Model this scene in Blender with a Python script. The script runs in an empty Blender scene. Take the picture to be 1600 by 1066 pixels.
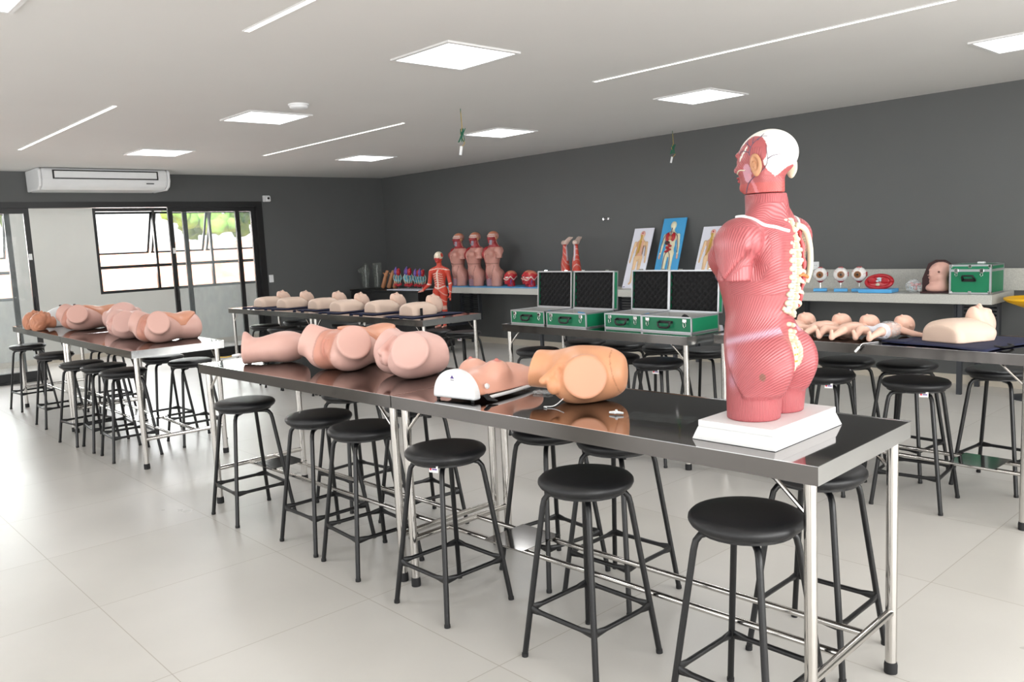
import bpy, bmesh, math, random
import numpy as np
from mathutils import Vector, Matrix

random.seed(7)
rng = np.random.default_rng(7)
C = bpy.context.scene.collection
R = math.radians
H = 2.777          # ceiling height
TH = 0.90          # work table height
CT = 0.91          # counter height


def lin(c):
    return tuple(((v / 255) / 12.92 if v / 255 <= 0.04045 else ((v / 255 + 0.055) / 1.055) ** 2.4) for v in c)


# ------------------------------------------------------------------ materials
def mat(name, rgb, rough=0.5, metal=0.0, noise=0.0, nscale=8.0, bump=0.0, bscale=60.0, spec=0.5, coat=0.0,
        emit=None, estr=0.0, alpha=1.0, trans=0.0, attr=None, sss=0.0, rvar=0.0):
    m = bpy.data.materials.new(name)
    m.use_nodes = True
    nt = m.node_tree
    b = nt.nodes['Principled BSDF']
    base = lin(rgb) + (1,)
    b.inputs['Base Color'].default_value = base
    b.inputs['Roughness'].default_value = rough
    b.inputs['Metallic'].default_value = metal
    b.inputs['Specular IOR Level'].default_value = spec
    b.inputs['Coat Weight'].default_value = coat
    b.inputs['Alpha'].default_value = alpha
    b.inputs['Transmission Weight'].default_value = trans
    if emit:
        b.inputs['Emission Color'].default_value = lin(emit) + (1,)
        b.inputs['Emission Strength'].default_value = estr
    tc = nt.nodes.new('ShaderNodeTexCoord')
    src = None
    if attr:
        a = nt.nodes.new('ShaderNodeAttribute')
        a.attribute_name = attr
        src = a.outputs['Color']
    if noise > 0:
        n = nt.nodes.new('ShaderNodeTexNoise')
        n.inputs['Scale'].default_value = nscale
        n.inputs['Detail'].default_value = 4
        nt.links.new(tc.outputs['Object'], n.inputs['Vector'])
        mp = nt.nodes.new('ShaderNodeMapRange')
        mp.inputs['From Min'].default_value = 0.25
        mp.inputs['From Max'].default_value = 0.75
        mp.inputs['To Min'].default_value = 1 - noise
        mp.inputs['To Max'].default_value = 1 + noise
        nt.links.new(n.outputs['Fac'], mp.inputs['Value'])
        vm = nt.nodes.new('ShaderNodeVectorMath')
        vm.operation = 'SCALE'
        if src is not None:
            nt.links.new(src, vm.inputs[0])
        else:
            vm.inputs[0].default_value = base[:3]
        nt.links.new(mp.outputs['Result'], vm.inputs['Scale'])
        src = vm.outputs['Vector']
        if rvar > 0:
            m2 = nt.nodes.new('ShaderNodeMapRange')
            m2.inputs['To Min'].default_value = max(0, rough - rvar)
            m2.inputs['To Max'].default_value = rough + rvar
            nt.links.new(n.outputs['Fac'], m2.inputs['Value'])
            nt.links.new(m2.outputs['Result'], b.inputs['Roughness'])
    if src is not None:
        nt.links.new(src, b.inputs['Base Color'])
    if bump > 0:
        n = nt.nodes.new('ShaderNodeTexNoise')
        n.inputs['Scale'].default_value = bscale
        n.inputs['Detail'].default_value = 3
        nt.links.new(tc.outputs['Object'], n.inputs['Vector'])
        bp = nt.nodes.new('ShaderNodeBump')
        bp.inputs['Strength'].default_value = bump
        bp.inputs['Distance'].default_value = 0.002
        nt.links.new(n.outputs['Fac'], bp.inputs['Height'])
        nt.links.new(bp.outputs['Normal'], b.inputs['Normal'])
    return m


M = {}
M['steel'] = mat('polished stainless steel', (150, 147, 144), 0.10, 1.0, noise=0.04, nscale=3, rvar=0.05)
M['steel_top'] = mat('mirror stainless sheet', (146, 140, 137), 0.055, 1.0, noise=0.05, nscale=2.5, rvar=0.03)
M['steel_shade_tint'] = mat('stainless with painted shade', (112, 109, 107), 0.11, 1.0, noise=0.05, nscale=3, rvar=0.05)  # same steel, darkened: shade on the long aprons put into the colour
M['steel_light_tint'] = mat('stainless with painted light', (226, 228, 230), 0.14, 1.0, noise=0.04, nscale=3, rvar=0.05)  # same steel, paled: bright reflection on the end aprons put into the colour
M['steel_leg'] = mat('chromed tube', (205, 202, 198), 0.14, 1.0, noise=0.03)
M['vinyl'] = mat('black vinyl', (19, 20, 23), 0.42, noise=0.08, nscale=9, bump=0.25, bscale=300)
M['blackpaint'] = mat('black powder paint', (9, 10, 13), 0.34, noise=0.1, nscale=30, bump=0.2, bscale=120)
M['rubber'] = mat('black rubber', (22, 22, 24), 0.7, noise=0.1)
M['skin'] = mat('pink vinyl skin', (228, 184, 172), 0.42, noise=0.035, nscale=5, bump=0.1, bscale=90, attr='Col')
M['paint'] = mat('painted anatomical plastic', (228, 184, 172), 0.36, noise=0.05, nscale=14, bump=0.2, bscale=140, attr='Col')
M['cpr'] = mat('cream manikin vinyl', (230, 203, 184), 0.5, noise=0.03, nscale=6, attr='Col')
M['white'] = mat('white plastic', (238, 240, 242), 0.35, noise=0.02)
M['whitebase'] = mat('white painted board', (226, 227, 228), 0.45, noise=0.02)
M['bone'] = mat('bone coloured plastic', (212, 204, 180), 0.4, noise=0.09, nscale=40, bump=0.3, bscale=90)
M['disc'] = mat('pale blue disc plastic', (190, 214, 224), 0.4, noise=0.05)
M['vein'] = mat('blue grey vein paint', (98, 84, 104), 0.4, noise=0.1)
M['redpaint'] = mat('red muscle paint', (198, 84, 88), 0.4, noise=0.12, nscale=50)
M['earskin'] = mat('beige ear plastic', (184, 134, 100), 0.4, noise=0.06, nscale=30)
M['gland'] = mat('pinkish gland paint', (205, 150, 165), 0.5, noise=0.2, nscale=120)
M['navy'] = mat('navy cloth', (28, 34, 66), 0.85, noise=0.2, nscale=18, bump=0.4, bscale=60)
M['green'] = mat('green case panel', (20, 122, 84), 0.35, noise=0.06, nscale=12, bump=0.15, bscale=200)
M['alu'] = mat('brushed aluminium', (205, 208, 212), 0.32, 0.85, noise=0.04)
M['foam'] = mat('black foam', (20, 20, 22), 0.95, noise=0.2, nscale=40)
M['lining'] = mat('grey lining', (168, 168, 166), 0.7, noise=0.08)
M['blackplastic'] = mat('black plastic', (20, 20, 22), 0.4, noise=0.06)
M['blue'] = mat('light blue plastic', (88, 170, 226), 0.4, noise=0.03)
M['granite'] = mat('grey granite', (190, 190, 184), 0.35, noise=0.16, nscale=110)
M['darksteel'] = mat('dark grey painted steel', (52, 55, 60), 0.5, noise=0.06)
M['cabinet'] = mat('black cabinet', (20, 20, 22), 0.5, noise=0.06)
M['frame'] = mat('black window frame', (22, 23, 24), 0.4, noise=0.05)
M['sclera'] = mat('glossy white eyeball', (240, 238, 236), 0.2, noise=0.03)
M['iris'] = mat('brown iris', (120, 78, 46), 0.25, noise=0.3, nscale=80)
M['black'] = mat('flat black', (8, 8, 8), 0.4, noise=0.03)
M['yellow'] = mat('yellow plastic', (245, 186, 20), 0.4, noise=0.03)
M['chrome'] = mat('chrome', (225, 225, 225), 0.12, 1.0, noise=0.02)
M['purple'] = mat('violet vessel paint', (110, 84, 160), 0.35, noise=0.15, nscale=60)
M['darkred'] = mat('dark red organ paint', (172, 26, 38), 0.28, noise=0.15, nscale=30)
M['cyan'] = mat('cyan vessel paint', (96, 190, 214), 0.35, noise=0.08)
M['maroon'] = mat('dark maroon board', (52, 22, 24), 0.45, noise=0.1)
M['logo'] = mat('violet print', (88, 62, 140), 0.5, noise=0.03)
M['tagwhite'] = mat('white tag', (235, 232, 232), 0.6, noise=0.02)
M['tagred'] = mat('red print', (200, 40, 60), 0.6, noise=0.02)
M['wiregreen'] = mat('green wire', (30, 110, 84), 0.5, noise=0.05)
M['lidskin'] = mat('tan abdomen skin', (222, 160, 130), 0.4, noise=0.04, nscale=6)
M['panelwhite'] = mat('white panel', (226, 228, 240), 0.4, noise=0.02)
M['panelblue'] = mat('blue panel', (62, 158, 214), 0.4, noise=0.02)
M['nerve'] = mat('yellow nerve paint', (200, 164, 70), 0.45, noise=0.1, nscale=60)
M['reliefskin'] = mat('tan relief skin', (216, 178, 138), 0.45, noise=0.12, nscale=30)
M['reliefcream'] = mat('cream relief', (226, 218, 186), 0.45, noise=0.08, nscale=30)
M['hair'] = mat('brown moulded head', (206, 142, 112), 0.4, noise=0.1, nscale=16)
M['armbrown'] = mat('brown practice arm', (186, 128, 88), 0.45, noise=0.1, nscale=12)
M['diaper'] = mat('white diaper', (232, 232, 240), 0.8, noise=0.04)
M['lampoff'] = mat('white lamp frame', (225, 225, 225), 0.5, noise=0.02)
M['panelglow'] = mat('lit diffuser', (255, 255, 255), 0.5, noise=0.01, emit=(250, 252, 255), estr=4.0)
M['stripglow'] = mat('lit strip diffuser', (255, 255, 255), 0.5, noise=0.01, emit=(255, 250, 240), estr=4.0)


def film(name, rgb, alpha, rough=0.1):
    m = bpy.data.materials.new(name)
    m.use_nodes = True
    nt = m.node_tree
    nt.nodes.clear()
    o = nt.nodes.new('ShaderNodeOutputMaterial')
    t = nt.nodes.new('ShaderNodeBsdfTransparent')
    g = nt.nodes.new('ShaderNodeBsdfPrincipled')
    g.inputs['Base Color'].default_value = lin(rgb) + (1,)
    g.inputs['Roughness'].default_value = rough
    n = nt.nodes.new('ShaderNodeTexNoise')
    n.inputs['Scale'].default_value = 9
    mp = nt.nodes.new('ShaderNodeMapRange')
    mp.inputs['From Min'].default_value = 0.3
    mp.inputs['From Max'].default_value = 0.7
    mp.inputs['To Min'].default_value = alpha * 0.5
    mp.inputs['To Max'].default_value = min(1, alpha * 1.5)
    nt.links.new(n.outputs['Fac'], mp.inputs['Value'])
    mx = nt.nodes.new('ShaderNodeMixShader')
    nt.links.new(mp.outputs['Result'], mx.inputs['Fac'])
    nt.links.new(t.outputs[0], mx.inputs[1])
    nt.links.new(g.outputs[0], mx.inputs[2])
    nt.links.new(mx.outputs[0], o.inputs['Surface'])
    return m


M['glass'] = film('window glass', (200, 212, 214), 0.10, 0.03)
M['film'] = film('clear plastic wrap', (150, 158, 150), 0.16, 0.15)
M['clear'] = film('clear plastic bag', (225, 230, 232), 0.32, 0.15)


def tile_material():
    m = bpy.data.materials.new('beige porcelain tile')
    m.use_nodes = True
    nt = m.node_tree
    b = nt.nodes['Principled BSDF']
    tc = nt.nodes.new('ShaderNodeTexCoord')
    mp = nt.nodes.new('ShaderNodeMapping')
    mp.inputs['Location'].default_value = (-(8.46 % 0.88), -((-7.48) % 0.88), 0)
    nt.links.new(tc.outputs['Object'], mp.inputs['Vector'])
    br = nt.nodes.new('ShaderNodeTexBrick')
    br.offset = 0.0
    br.squash = 1.0
    br.inputs['Scale'].default_value = 1.0
    br.inputs['Brick Width'].default_value = 0.88
    br.inputs['Row Height'].default_value = 0.88
    br.inputs['Mortar Size'].default_value = 0.0022
    br.inputs['Mortar Smooth'].default_value = 0.3
    br.inputs['Bias'].default_value = 0.0
    br.inputs['Color1'].default_value = lin((206, 203, 198)) + (1,)
    br.inputs['Color2'].default_value = lin((201, 198, 192)) + (1,)
    br.inputs['Mortar'].default_value = lin((172, 166, 156)) + (1,)
    nt.links.new(mp.outputs['Vector'], br.inputs['Vector'])
    n = nt.nodes.new('ShaderNodeTexNoise')
    n.inputs['Scale'].default_value = 1.6
    n.inputs['Detail'].default_value = 5
    nt.links.new(tc.outputs['Object'], n.inputs['Vector'])
    r = nt.nodes.new('ShaderNodeMapRange')
    r.inputs['From Min'].default_value = 0.3
    r.inputs['From Max'].default_value = 0.7
    r.inputs['To Min'].default_value = 0.95
    r.inputs['To Max'].default_value = 1.04
    nt.links.new(n.outputs['Fac'], r.inputs['Value'])
    vm = nt.nodes.new('ShaderNodeVectorMath')
    vm.operation = 'SCALE'
    nt.links.new(br.outputs['Color'], vm.inputs[0])
    nt.links.new(r.outputs['Result'], vm.inputs['Scale'])
    nt.links.new(vm.outputs['Vector'], b.inputs['Base Color'])
    b.inputs['Roughness'].default_value = 0.3
    r2 = nt.nodes.new('ShaderNodeMapRange')
    r2.inputs['To Min'].default_value = 0.22
    r2.inputs['To Max'].default_value = 0.42
    nt.links.new(n.outputs['Fac'], r2.inputs['Value'])
    nt.links.new(r2.outputs['Result'], b.inputs['Roughness'])
    return m


M['tile'] = tile_material()
M['wall'] = mat('charcoal wall paint', (92, 94, 94), 0.75, noise=0.03, nscale=2, bump=0.15, bscale=200)
M['lightwall'] = mat('light grey wall paint', (196, 198, 194), 0.85, noise=0.03, nscale=2)
M['ceiling'] = mat('white ceiling paint', (222, 221, 219), 0.9, noise=0.015, nscale=1.2)
M['skirting'] = mat('beige skirting', (196, 188, 174), 0.4, noise=0.03)
M['earth'] = mat('red earth bank', (222, 160, 130), 0.95, noise=0.35, nscale=1.6)
M['leaf'] = mat('green foliage', (120, 170, 70), 0.8, noise=0.5, nscale=3)


def muscle_material():
    m = bpy.data.materials.new('muscle fibres')
    m.use_nodes = True
    nt = m.node_tree
    b = nt.nodes['Principled BSDF']
    a = nt.nodes.new('ShaderNodeAttribute')
    a.attribute_name = 'Col'
    f = nt.nodes.new('ShaderNodeAttribute')
    f.attribute_name = 'fib'
    tc = nt.nodes.new('ShaderNodeTexCoord')
    n = nt.nodes.new('ShaderNodeTexNoise')
    n.inputs['Scale'].default_value = 22
    n.inputs['Detail'].default_value = 3
    nt.links.new(tc.outputs['Object'], n.inputs['Vector'])
    ma = nt.nodes.new('ShaderNodeMath')
    ma.operation = 'MULTIPLY_ADD'
    nt.links.new(n.outputs['Fac'], ma.inputs[0])
    ma.inputs[1].default_value = 1.2
    fm = nt.nodes.new('ShaderNodeMath')
    fm.operation = 'MULTIPLY'
    fm.inputs[1].default_value = 1.3
    nt.links.new(f.outputs['Fac'], fm.inputs[0])
    nt.links.new(fm.outputs[0], ma.inputs[2])
    s = nt.nodes.new('ShaderNodeMath')
    s.operation = 'SINE'
    nt.links.new(ma.outputs[0], s.inputs[0])
    mr = nt.nodes.new('ShaderNodeMapRange')
    mr.inputs['From Min'].default_value = -1
    mr.inputs['To Min'].default_value = 0.84
    mr.inputs['To Max'].default_value = 1.10
    nt.links.new(s.outputs[0], mr.inputs['Value'])
    vm = nt.nodes.new('ShaderNodeVectorMath')
    vm.operation = 'SCALE'
    nt.links.new(a.outputs['Color'], vm.inputs[0])
    nt.links.new(mr.outputs['Result'], vm.inputs['Scale'])
    nt.links.new(vm.outputs['Vector'], b.inputs['Base Color'])
    bp = nt.nodes.new('ShaderNodeBump')
    bp.inputs['Strength'].default_value = 0.42
    bp.inputs['Distance'].default_value = 0.0012
    nt.links.new(s.outputs[0], bp.inputs['Height'])
    nt.links.new(bp.outputs['Normal'], b.inputs['Normal'])
    b.inputs['Roughness'].default_value = 0.33
    return m


M['muscle'] = muscle_material()


# ------------------------------------------------------------------ mesh helpers
def obj(name, bm, m, parent=None, loc=(0, 0, 0), rot=(0, 0, 0), smooth=False, bevel=0.0, seg=2):
    me = bpy.data.meshes.new(name)
    bm.normal_update()
    bm.to_mesh(me)
    bm.free()
    me.materials.append(M[m] if isinstance(m, str) else m)
    o = bpy.data.objects.new(name, me)
    C.objects.link(o)
    o.location = loc
    o.rotation_euler = rot
    if parent:
        o.parent = parent
    if smooth:
        for p in me.polygons:
            p.use_smooth = True
        if smooth != 'all':
            me.set_sharp_from_angle(angle=R(38))
    if bevel:
        md = o.modifiers.new('bevel', 'BEVEL')
        md.width = bevel
        md.segments = seg
        md.limit_method = 'ANGLE'
        md.angle_limit = R(40)
    return o


def B():
    return bmesh.new()


def box(bm, x0, x1, y0, y1, z0, z1, mt=None):
    vs = [bm.verts.new(v) for v in ((x0, y0, z0), (x1, y0, z0), (x1, y1, z0), (x0, y1, z0),
                                    (x0, y0, z1), (x1, y0, z1), (x1, y1, z1), (x0, y1, z1))]
    if mt is not None:
        for v in vs:
            v.co = mt @ v.co
    for f in ((3, 2, 1, 0), (4, 5, 6, 7), (0, 1, 5, 4), (1, 2, 6, 5), (2, 3, 7, 6), (3, 0, 4, 7)):
        bm.faces.new([vs[i] for i in f])
    return bm


def tube(bm, pts, r, n=10, cap=True, flat=None):
    pts = [Vector(p) for p in pts]
    rs = r if isinstance(r, (list, tuple)) else [r] * len(pts)
    rings = []
    up = None
    for i, p in enumerate(pts):
        if i == 0:
            t = pts[1] - pts[0]
        elif i == len(pts) - 1:
            t = pts[-1] - pts[-2]
        else:
            t = (pts[i + 1] - pts[i]).normalized() + (pts[i] - pts[i - 1]).normalized()
        t.normalize()
        if up is None:
            up = Vector((0, 0, 1)) if abs(t.z) < 0.9 else Vector((1, 0, 0))
        a = t.cross(up).normalized()
        b = a.cross(t).normalized()
        up = b
        fl = flat[i] if flat else (1, 1)
        rings.append([bm.verts.new(p + rs[i] * (math.cos(2 * math.pi * k / n) * a * fl[0] + math.sin(2 * math.pi * k / n) * b * fl[1])) for k in range(n)])
    for i in range(len(rings) - 1):
        for k in range(n):
            bm.faces.new((rings[i][k], rings[i][(k + 1) % n], rings[i + 1][(k + 1) % n], rings[i + 1][k]))
    if cap:
        bm.faces.new(list(reversed(rings[0])))
        bm.faces.new(rings[-1])
    return bm


def lathe(bm, prof, n=24, c=(0, 0, 0), axis='Z'):
    rings = []
    for r, z in prof:
        ring = []
        for k in range(n):
            a = 2 * math.pi * k / n
            p = Vector((r * math.cos(a), r * math.sin(a), z))
            if axis == 'Y':
                p = Vector((p.x, -p.z, p.y))
            if axis == 'X':
                p = Vector((p.z, p.x, p.y))
            ring.append(bm.verts.new(p + Vector(c)))
        rings.append(ring)
    for i in range(len(rings) - 1):
        for k in range(n):
            bm.faces.new((rings[i][k], rings[i][(k + 1) % n], rings[i + 1][(k + 1) % n], rings[i + 1][k]))
    bm.faces.new(list(reversed(rings[0])))
    bm.faces.new(rings[-1])
    bmesh.ops.recalc_face_normals(bm, faces=bm.faces)
    return bm


def prism(bm, pts, y0, y1, plane='XZ'):
    """extrude a 2D outline; plane XZ is extruded along Y, XY along Z, YZ along X"""
    def P(a, b, c):
        return {'XZ': (a, c, b), 'XY': (a, b, c), 'YZ': (c, a, b)}[plane]
    v0 = [bm.verts.new(P(a, b, y0)) for a, b in pts]
    v1 = [bm.verts.new(P(a, b, y1)) for a, b in pts]
    bm.faces.new(v0)
    bm.faces.new(list(reversed(v1)))
    n = len(pts)
    for i in range(n):
        bm.faces.new((v0[i], v1[i], v1[(i + 1) % n], v0[(i + 1) % n]))
    bmesh.ops.recalc_face_normals(bm, faces=bm.faces)
    return bm


def ellb(bm, c, r, seg=16):
    g = bmesh.ops.create_uvsphere(bm, u_segments=seg, v_segments=max(6, seg // 2), radius=1)
    for v in g['verts']:
        v.co = Vector((v.co.x * r[0] + c[0], v.co.y * r[1] + c[1], v.co.z * r[2] + c[2]))
    return bm


def tag(o, label=None, cat=None, group=None, kind=None):
    if label: o['label'] = label
    if cat: o['category'] = cat
    if group: o['group'] = group
    if kind: o['kind'] = kind
    return o


def thing(name, label, cat, loc=(0, 0, 0), rz=0.0, group=None):
    o = bpy.data.objects.new(name, None)
    C.objects.link(o)
    o.empty_display_size = 0.05
    o.location = loc
    o.rotation_euler = (0, 0, rz)
    return tag(o, label, cat, group)


def struct(name, bm, m, **k):
    return tag(obj(name, bm, m, **k), kind='structure')


def copy_thing(src, loc, rz, label, group=None, scale=None):
    def cp(o, parent):
        c = o.copy()
        C.objects.link(c)
        c.parent = parent
        for ch in list(o.children):
            cp(ch, c)
        return c
    c = cp(src, None)
    c.location = loc
    c.rotation_euler = (0, 0, rz)
    c['label'] = label
    if group: c['group'] = group
    if scale: c.scale = scale
    return c


# ------------------------------------------------------------------ implicit surfaces (smooth bodies)
def ell(P, c, r, rz=0.0, ry=0.0, rx=0.0):
    q = P - np.array(c)
    if rz or ry or rx:
        m = np.array(Matrix.Rotation(rz, 3, 'Z') @ Matrix.Rotation(ry, 3, 'Y') @ Matrix.Rotation(rx, 3, 'X'))
        q = q @ m
    r = np.array(r)
    k0 = np.sqrt(((q / r) ** 2).sum(-1)) + 1e-9
    k1 = np.sqrt(((q / r ** 2) ** 2).sum(-1)) + 1e-9
    return k0 * (k0 - 1) / k1


def cap(P, a, b, ra, rb=None, sx=1.0, sy=1.0, sz=1.0):
    rb = ra if rb is None else rb
    s = np.array([sx, sy, sz])
    a = np.array(a) / s
    b = np.array(b) / s
    P = P / s
    ab = b - a
    t = np.clip(((P - a) @ ab) / (ab @ ab), 0, 1)
    d = np.sqrt(((P - a - t[:, None] * ab) ** 2).sum(-1))
    return (d - (ra + (rb - ra) * t)) * min(sx, sy, sz)


def plane(P, c, n):
    n = np.array(n, float)
    n /= np.linalg.norm(n)
    return (P - np.array(c)) @ n


def smin(a, b, k):
    h = np.clip(0.5 + 0.5 * (b - a) / k, 0, 1)
    return b * (1 - h) + a * h - k * h * (1 - h)


def smax(a, b, k):
    return -smin(-a, -b, k)


def U(k, *ds):
    d = ds[0]
    for e in ds[1:]:
        d = smin(d, e, k)
    return d


def rbox(P, c, hx, hy, hz, r):
    q = np.abs(P - np.array(c)) - np.array([hx - r, hy - r, hz - r])
    return np.sqrt((np.maximum(q, 0) ** 2).sum(-1)) + np.minimum(q.max(-1), 0) - r


def nets(f, lo, hi, h):
    lo = np.array(lo, float)
    hi = np.array(hi, float)
    n = np.ceil((hi - lo) / h).astype(int) + 1
    ax = [lo[i] + h * np.arange(n[i]) for i in range(3)]
    G = np.stack(np.meshgrid(*ax, indexing='ij'), -1).reshape(-1, 3)
    F = np.concatenate([f(G[i:i + 200000]) for i in range(0, len(G), 200000)]).reshape(n)
    S = F < 0
    nc = n - 1
    acc = np.zeros(tuple(nc) + (3,))
    cnt = np.zeros(tuple(nc))
    sl = lambda o, k: slice(o, o + nc[k])
    for a in range(3):
        o1, o2 = [i for i in range(3) if i != a]
        for i in (0, 1):
            for j in (0, 1):
                off = [0, 0, 0]
                off[o1] = i
                off[o2] = j
                s0 = tuple(sl(off[k], k) for k in range(3))
                off2 = list(off)
                off2[a] += 1
                s1 = tuple(sl(off2[k], k) for k in range(3))
                cr = S[s0] != S[s1]
                den = np.where(cr, F[s0] - F[s1], 1)
                t = np.where(cr, F[s0] / den, 0)
                p = np.zeros(tuple(nc) + (3,))
                p[..., o1] = i
                p[..., o2] = j
                p[..., a] = t
                acc += p * cr[..., None]
                cnt += cr
    act = cnt > 0
    idx = -np.ones(tuple(nc), int)
    idx[act] = np.arange(act.sum())
    cell = np.stack(np.meshgrid(*[np.arange(k) for k in nc], indexing='ij'), -1)[act]
    V = lo + h * (cell + acc[act] / cnt[act][:, None])
    quads = []
    for a in range(3):
        b, c = (a + 1) % 3, (a + 2) % 3
        s0 = [slice(None)] * 3
        s1 = [slice(None)] * 3
        s0[a] = slice(0, n[a] - 1)
        s1[a] = slice(1, n[a])
        A, Bv = S[tuple(s0)], S[tuple(s1)]
        cr = A != Bv
        ii = np.argwhere(cr)
        ok = (ii[:, b] > 0) & (ii[:, c] > 0) & (ii[:, b] < n[b] - 1) & (ii[:, c] < n[c] - 1)
        ii = ii[ok]
        flip = A[tuple(ii.T)]
        def at(db, dc):
            q = ii.copy()
            q[:, b] += db
            q[:, c] += dc
            return idx[tuple(q.T)]
        q = np.stack([at(-1, -1), at(0, -1), at(0, 0), at(-1, 0)], 1)
        q[~flip] = q[~flip][:, ::-1]
        quads.append(q)
    Q = np.concatenate(quads)
    for _ in range(2):          # pull vertices onto the true surface
        e = h * 0.05
        f0 = f(V)
        g = np.stack([(f(V + np.eye(3)[i] * e) - f0) / e for i in range(3)], -1)
        gn = (g ** 2).sum(-1) + 1e-9
        st = -(f0 / gn)[:, None] * g
        ln = np.sqrt((st ** 2).sum(-1, keepdims=True)) + 1e-12
        V = V + st * np.minimum(1, 0.4 * h / ln)
    return V, Q


def sdf_obj(name, f, lo, hi, h, m, parent=None, col=None, fib=None, loc=(0, 0, 0), rot=(0, 0, 0)):
    V, Q = nets(f, lo, hi, h)
    me = bpy.data.meshes.new(name)
    me.from_pydata(V.tolist(), [], Q.tolist())
    me.polygons.foreach_set('use_smooth', [True] * len(me.polygons))
    me.update()
    me.materials.append(M[m] if isinstance(m, str) else m)
    if col is not None:
        c = col(V) if callable(col) else np.tile(np.array(lin(col)), (len(V), 1))
        at = me.attributes.new('Col', 'FLOAT_COLOR', 'POINT')
        at.data.foreach_set('color', np.concatenate([c, np.ones((len(V), 1))], 1).astype(np.float32).ravel())
    if fib is not None:
        at = me.attributes.new('fib', 'FLOAT', 'POINT')
        at.data.foreach_set('value', fib(V).astype(np.float32))
    o = bpy.data.objects.new(name, me)
    C.objects.link(o)
    o.parent = parent
    o.location = loc
    o.rotation_euler = rot
    return o


def blend(base, other, w):
    w = np.clip(w, 0, 1)[:, None]
    return base * (1 - w) + np.array(lin(other)) * w


def flatcol(V, rgb):
    return np.tile(np.array(lin(rgb)), (len(V), 1))


def sstep(x, a, b):
    t = np.clip((x - a) / (b - a), 0, 1)
    return t * t * (3 - 2 * t)


# ------------------------------------------------------------------ the room
XE, YS = 15.0, -12.5        # far ends of the room, behind the camera
struct('floor', box(B(), -2.1, XE, YS, 0.0, -0.1, 0.0), 'tile')
struct('ceiling', box(B(), 0.0, XE, YS, 0.0, H, H + 0.1), 'ceiling')
struct('ceiling_corridor', box(B(), -2.1, -0.12, -9, 0.0, 2.7, 2.8), 'ceiling')
struct('wall_right', box(B(), -2.1, XE, 0.0, 0.12, -0.1, H + 0.1), 'wall')
bm = B()
box(bm, -0.12, 0, -2.32, 0.0, 0, H)
box(bm, -0.12, 0, -9.5, -2.32, 2.38, H)
box(bm, -0.12, 0, YS, -9.5, 0, H)
struct('wall_left', bm, 'wall')
struct('baseboard_right', box(B(), 0.0, XE, -0.014, -0.001, 0, 0.09), 'skirting')
struct('baseboard_left', box(B(), 0.001, 0.014, -2.30, -0.014, 0, 0.09), 'skirting')
# walls behind the camera with wide daylight openings
bm = B()
for a, b in ((0.0, 1.0), (5.0, 6.0), (10.0, 11.0), (14.2, XE)):
    box(bm, a, b, YS - 0.12, YS, 0, H)
for a, b in ((1.0, 5.0), (6.0, 10.0), (11.0, 14.2)):
    box(bm, a, b, YS - 0.12, YS, 2.4, H)
struct('wall_front', bm, 'wall')
bm = B()
box(bm, XE, XE + 0.12, -2.5, 0, 0, H)
box(bm, XE, XE + 0.12, YS, -10.5, 0, H)
box(bm, XE, XE + 0.12, -10.5, -2.5, 2.4, H)
box(bm, XE, XE + 0.12, -10.5, -2.5, 0.0, 0.5)
struct('wall_back', bm, 'lightwall')

# corridor wall behind the glass doors, with its window band
bm = B()
X2 = -2.0
box(bm, X2 - 0.1, X2, -9, 0, 0, 1.02)
box(bm, X2 - 0.1, X2, -9, 0, 2.56, 2.7)
for a, b in ((-9, -8.4), (-5.45, -4.25), (-0.4, 0.0)):
    box(bm, X2 - 0.1, X2, a, b, 1.02, 2.56)
struct('wall_corridor', bm, 'lightwall')
struct('baseboard_corridor', box(B(), X2, X2 + 0.012, -9, 0, 0, 0.09), 'skirting')
struct('wall_corridor_end', box(B(), X2, -0.12, -9.1, -9.0, 0, 2.7), 'lightwall')


def corridor_window(name, y0, y1, n):
    root = tag(thing(name, None, None, (X2 - 0.05, 0, 0)), kind='structure')
    bm = B()
    z0, z1 = 1.02, 2.56
    w = (y1 - y0) / n
    box(bm, -0.03, 0.03, y0, y1, z0, z0 + 0.045)
    box(bm, -0.03, 0.03, y0, y1, z1 - 0.045, z1)
    for k in range(n + 1):
        yy = y0 + k * w
        box(bm, -0.031, 0.031, yy - (0.02 if k else 0.0), yy + (0.02 if k < n else 0.0) + (0.03 if k == 0 else 0) , z0, z1)
    box(bm, -0.029, 0.029, y0, y1, 2.355, 2.415)
    box(bm, -0.027, 0.027, y0, y1, 1.42, 1.47)
    obj('window_frame', bm, 'frame', root)
    for k in range(n):
        a, b = y0 + k * w + 0.02, y0 + (k + 1) * w - 0.02
        sb = B()
        hh = 0.75
        mt = Matrix.Translation((0, 0, 2.345)) @ Matrix.Rotation(R(24), 4, 'Y')
        box(sb, -0.012, 0.012, a, a + 0.035, -hh, 0, mt)
        box(sb, -0.012, 0.012, b - 0.035, b, -hh, 0, mt)
        box(sb, -0.012, 0.012, a, b, -hh, -hh + 0.03, mt)
        box(sb, -0.012, 0.012, a, b, -0.03, 0, mt)
        s = obj('hopper_sash', sb, 'frame', root)
        obj('pane', box(B(), -0.003, 0.003, a + 0.03, b - 0.03, -hh + 0.03, -0.03, mt), 'glass', s)
        obj('pane', box(B(), -0.003, 0.003, a, b, 1.065, 1.42), 'glass', root)
    return root


corridor_window('window_1', -4.25, -0.4, 4)
corridor_window('window_2', -8.4, -5.45, 3)

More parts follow.
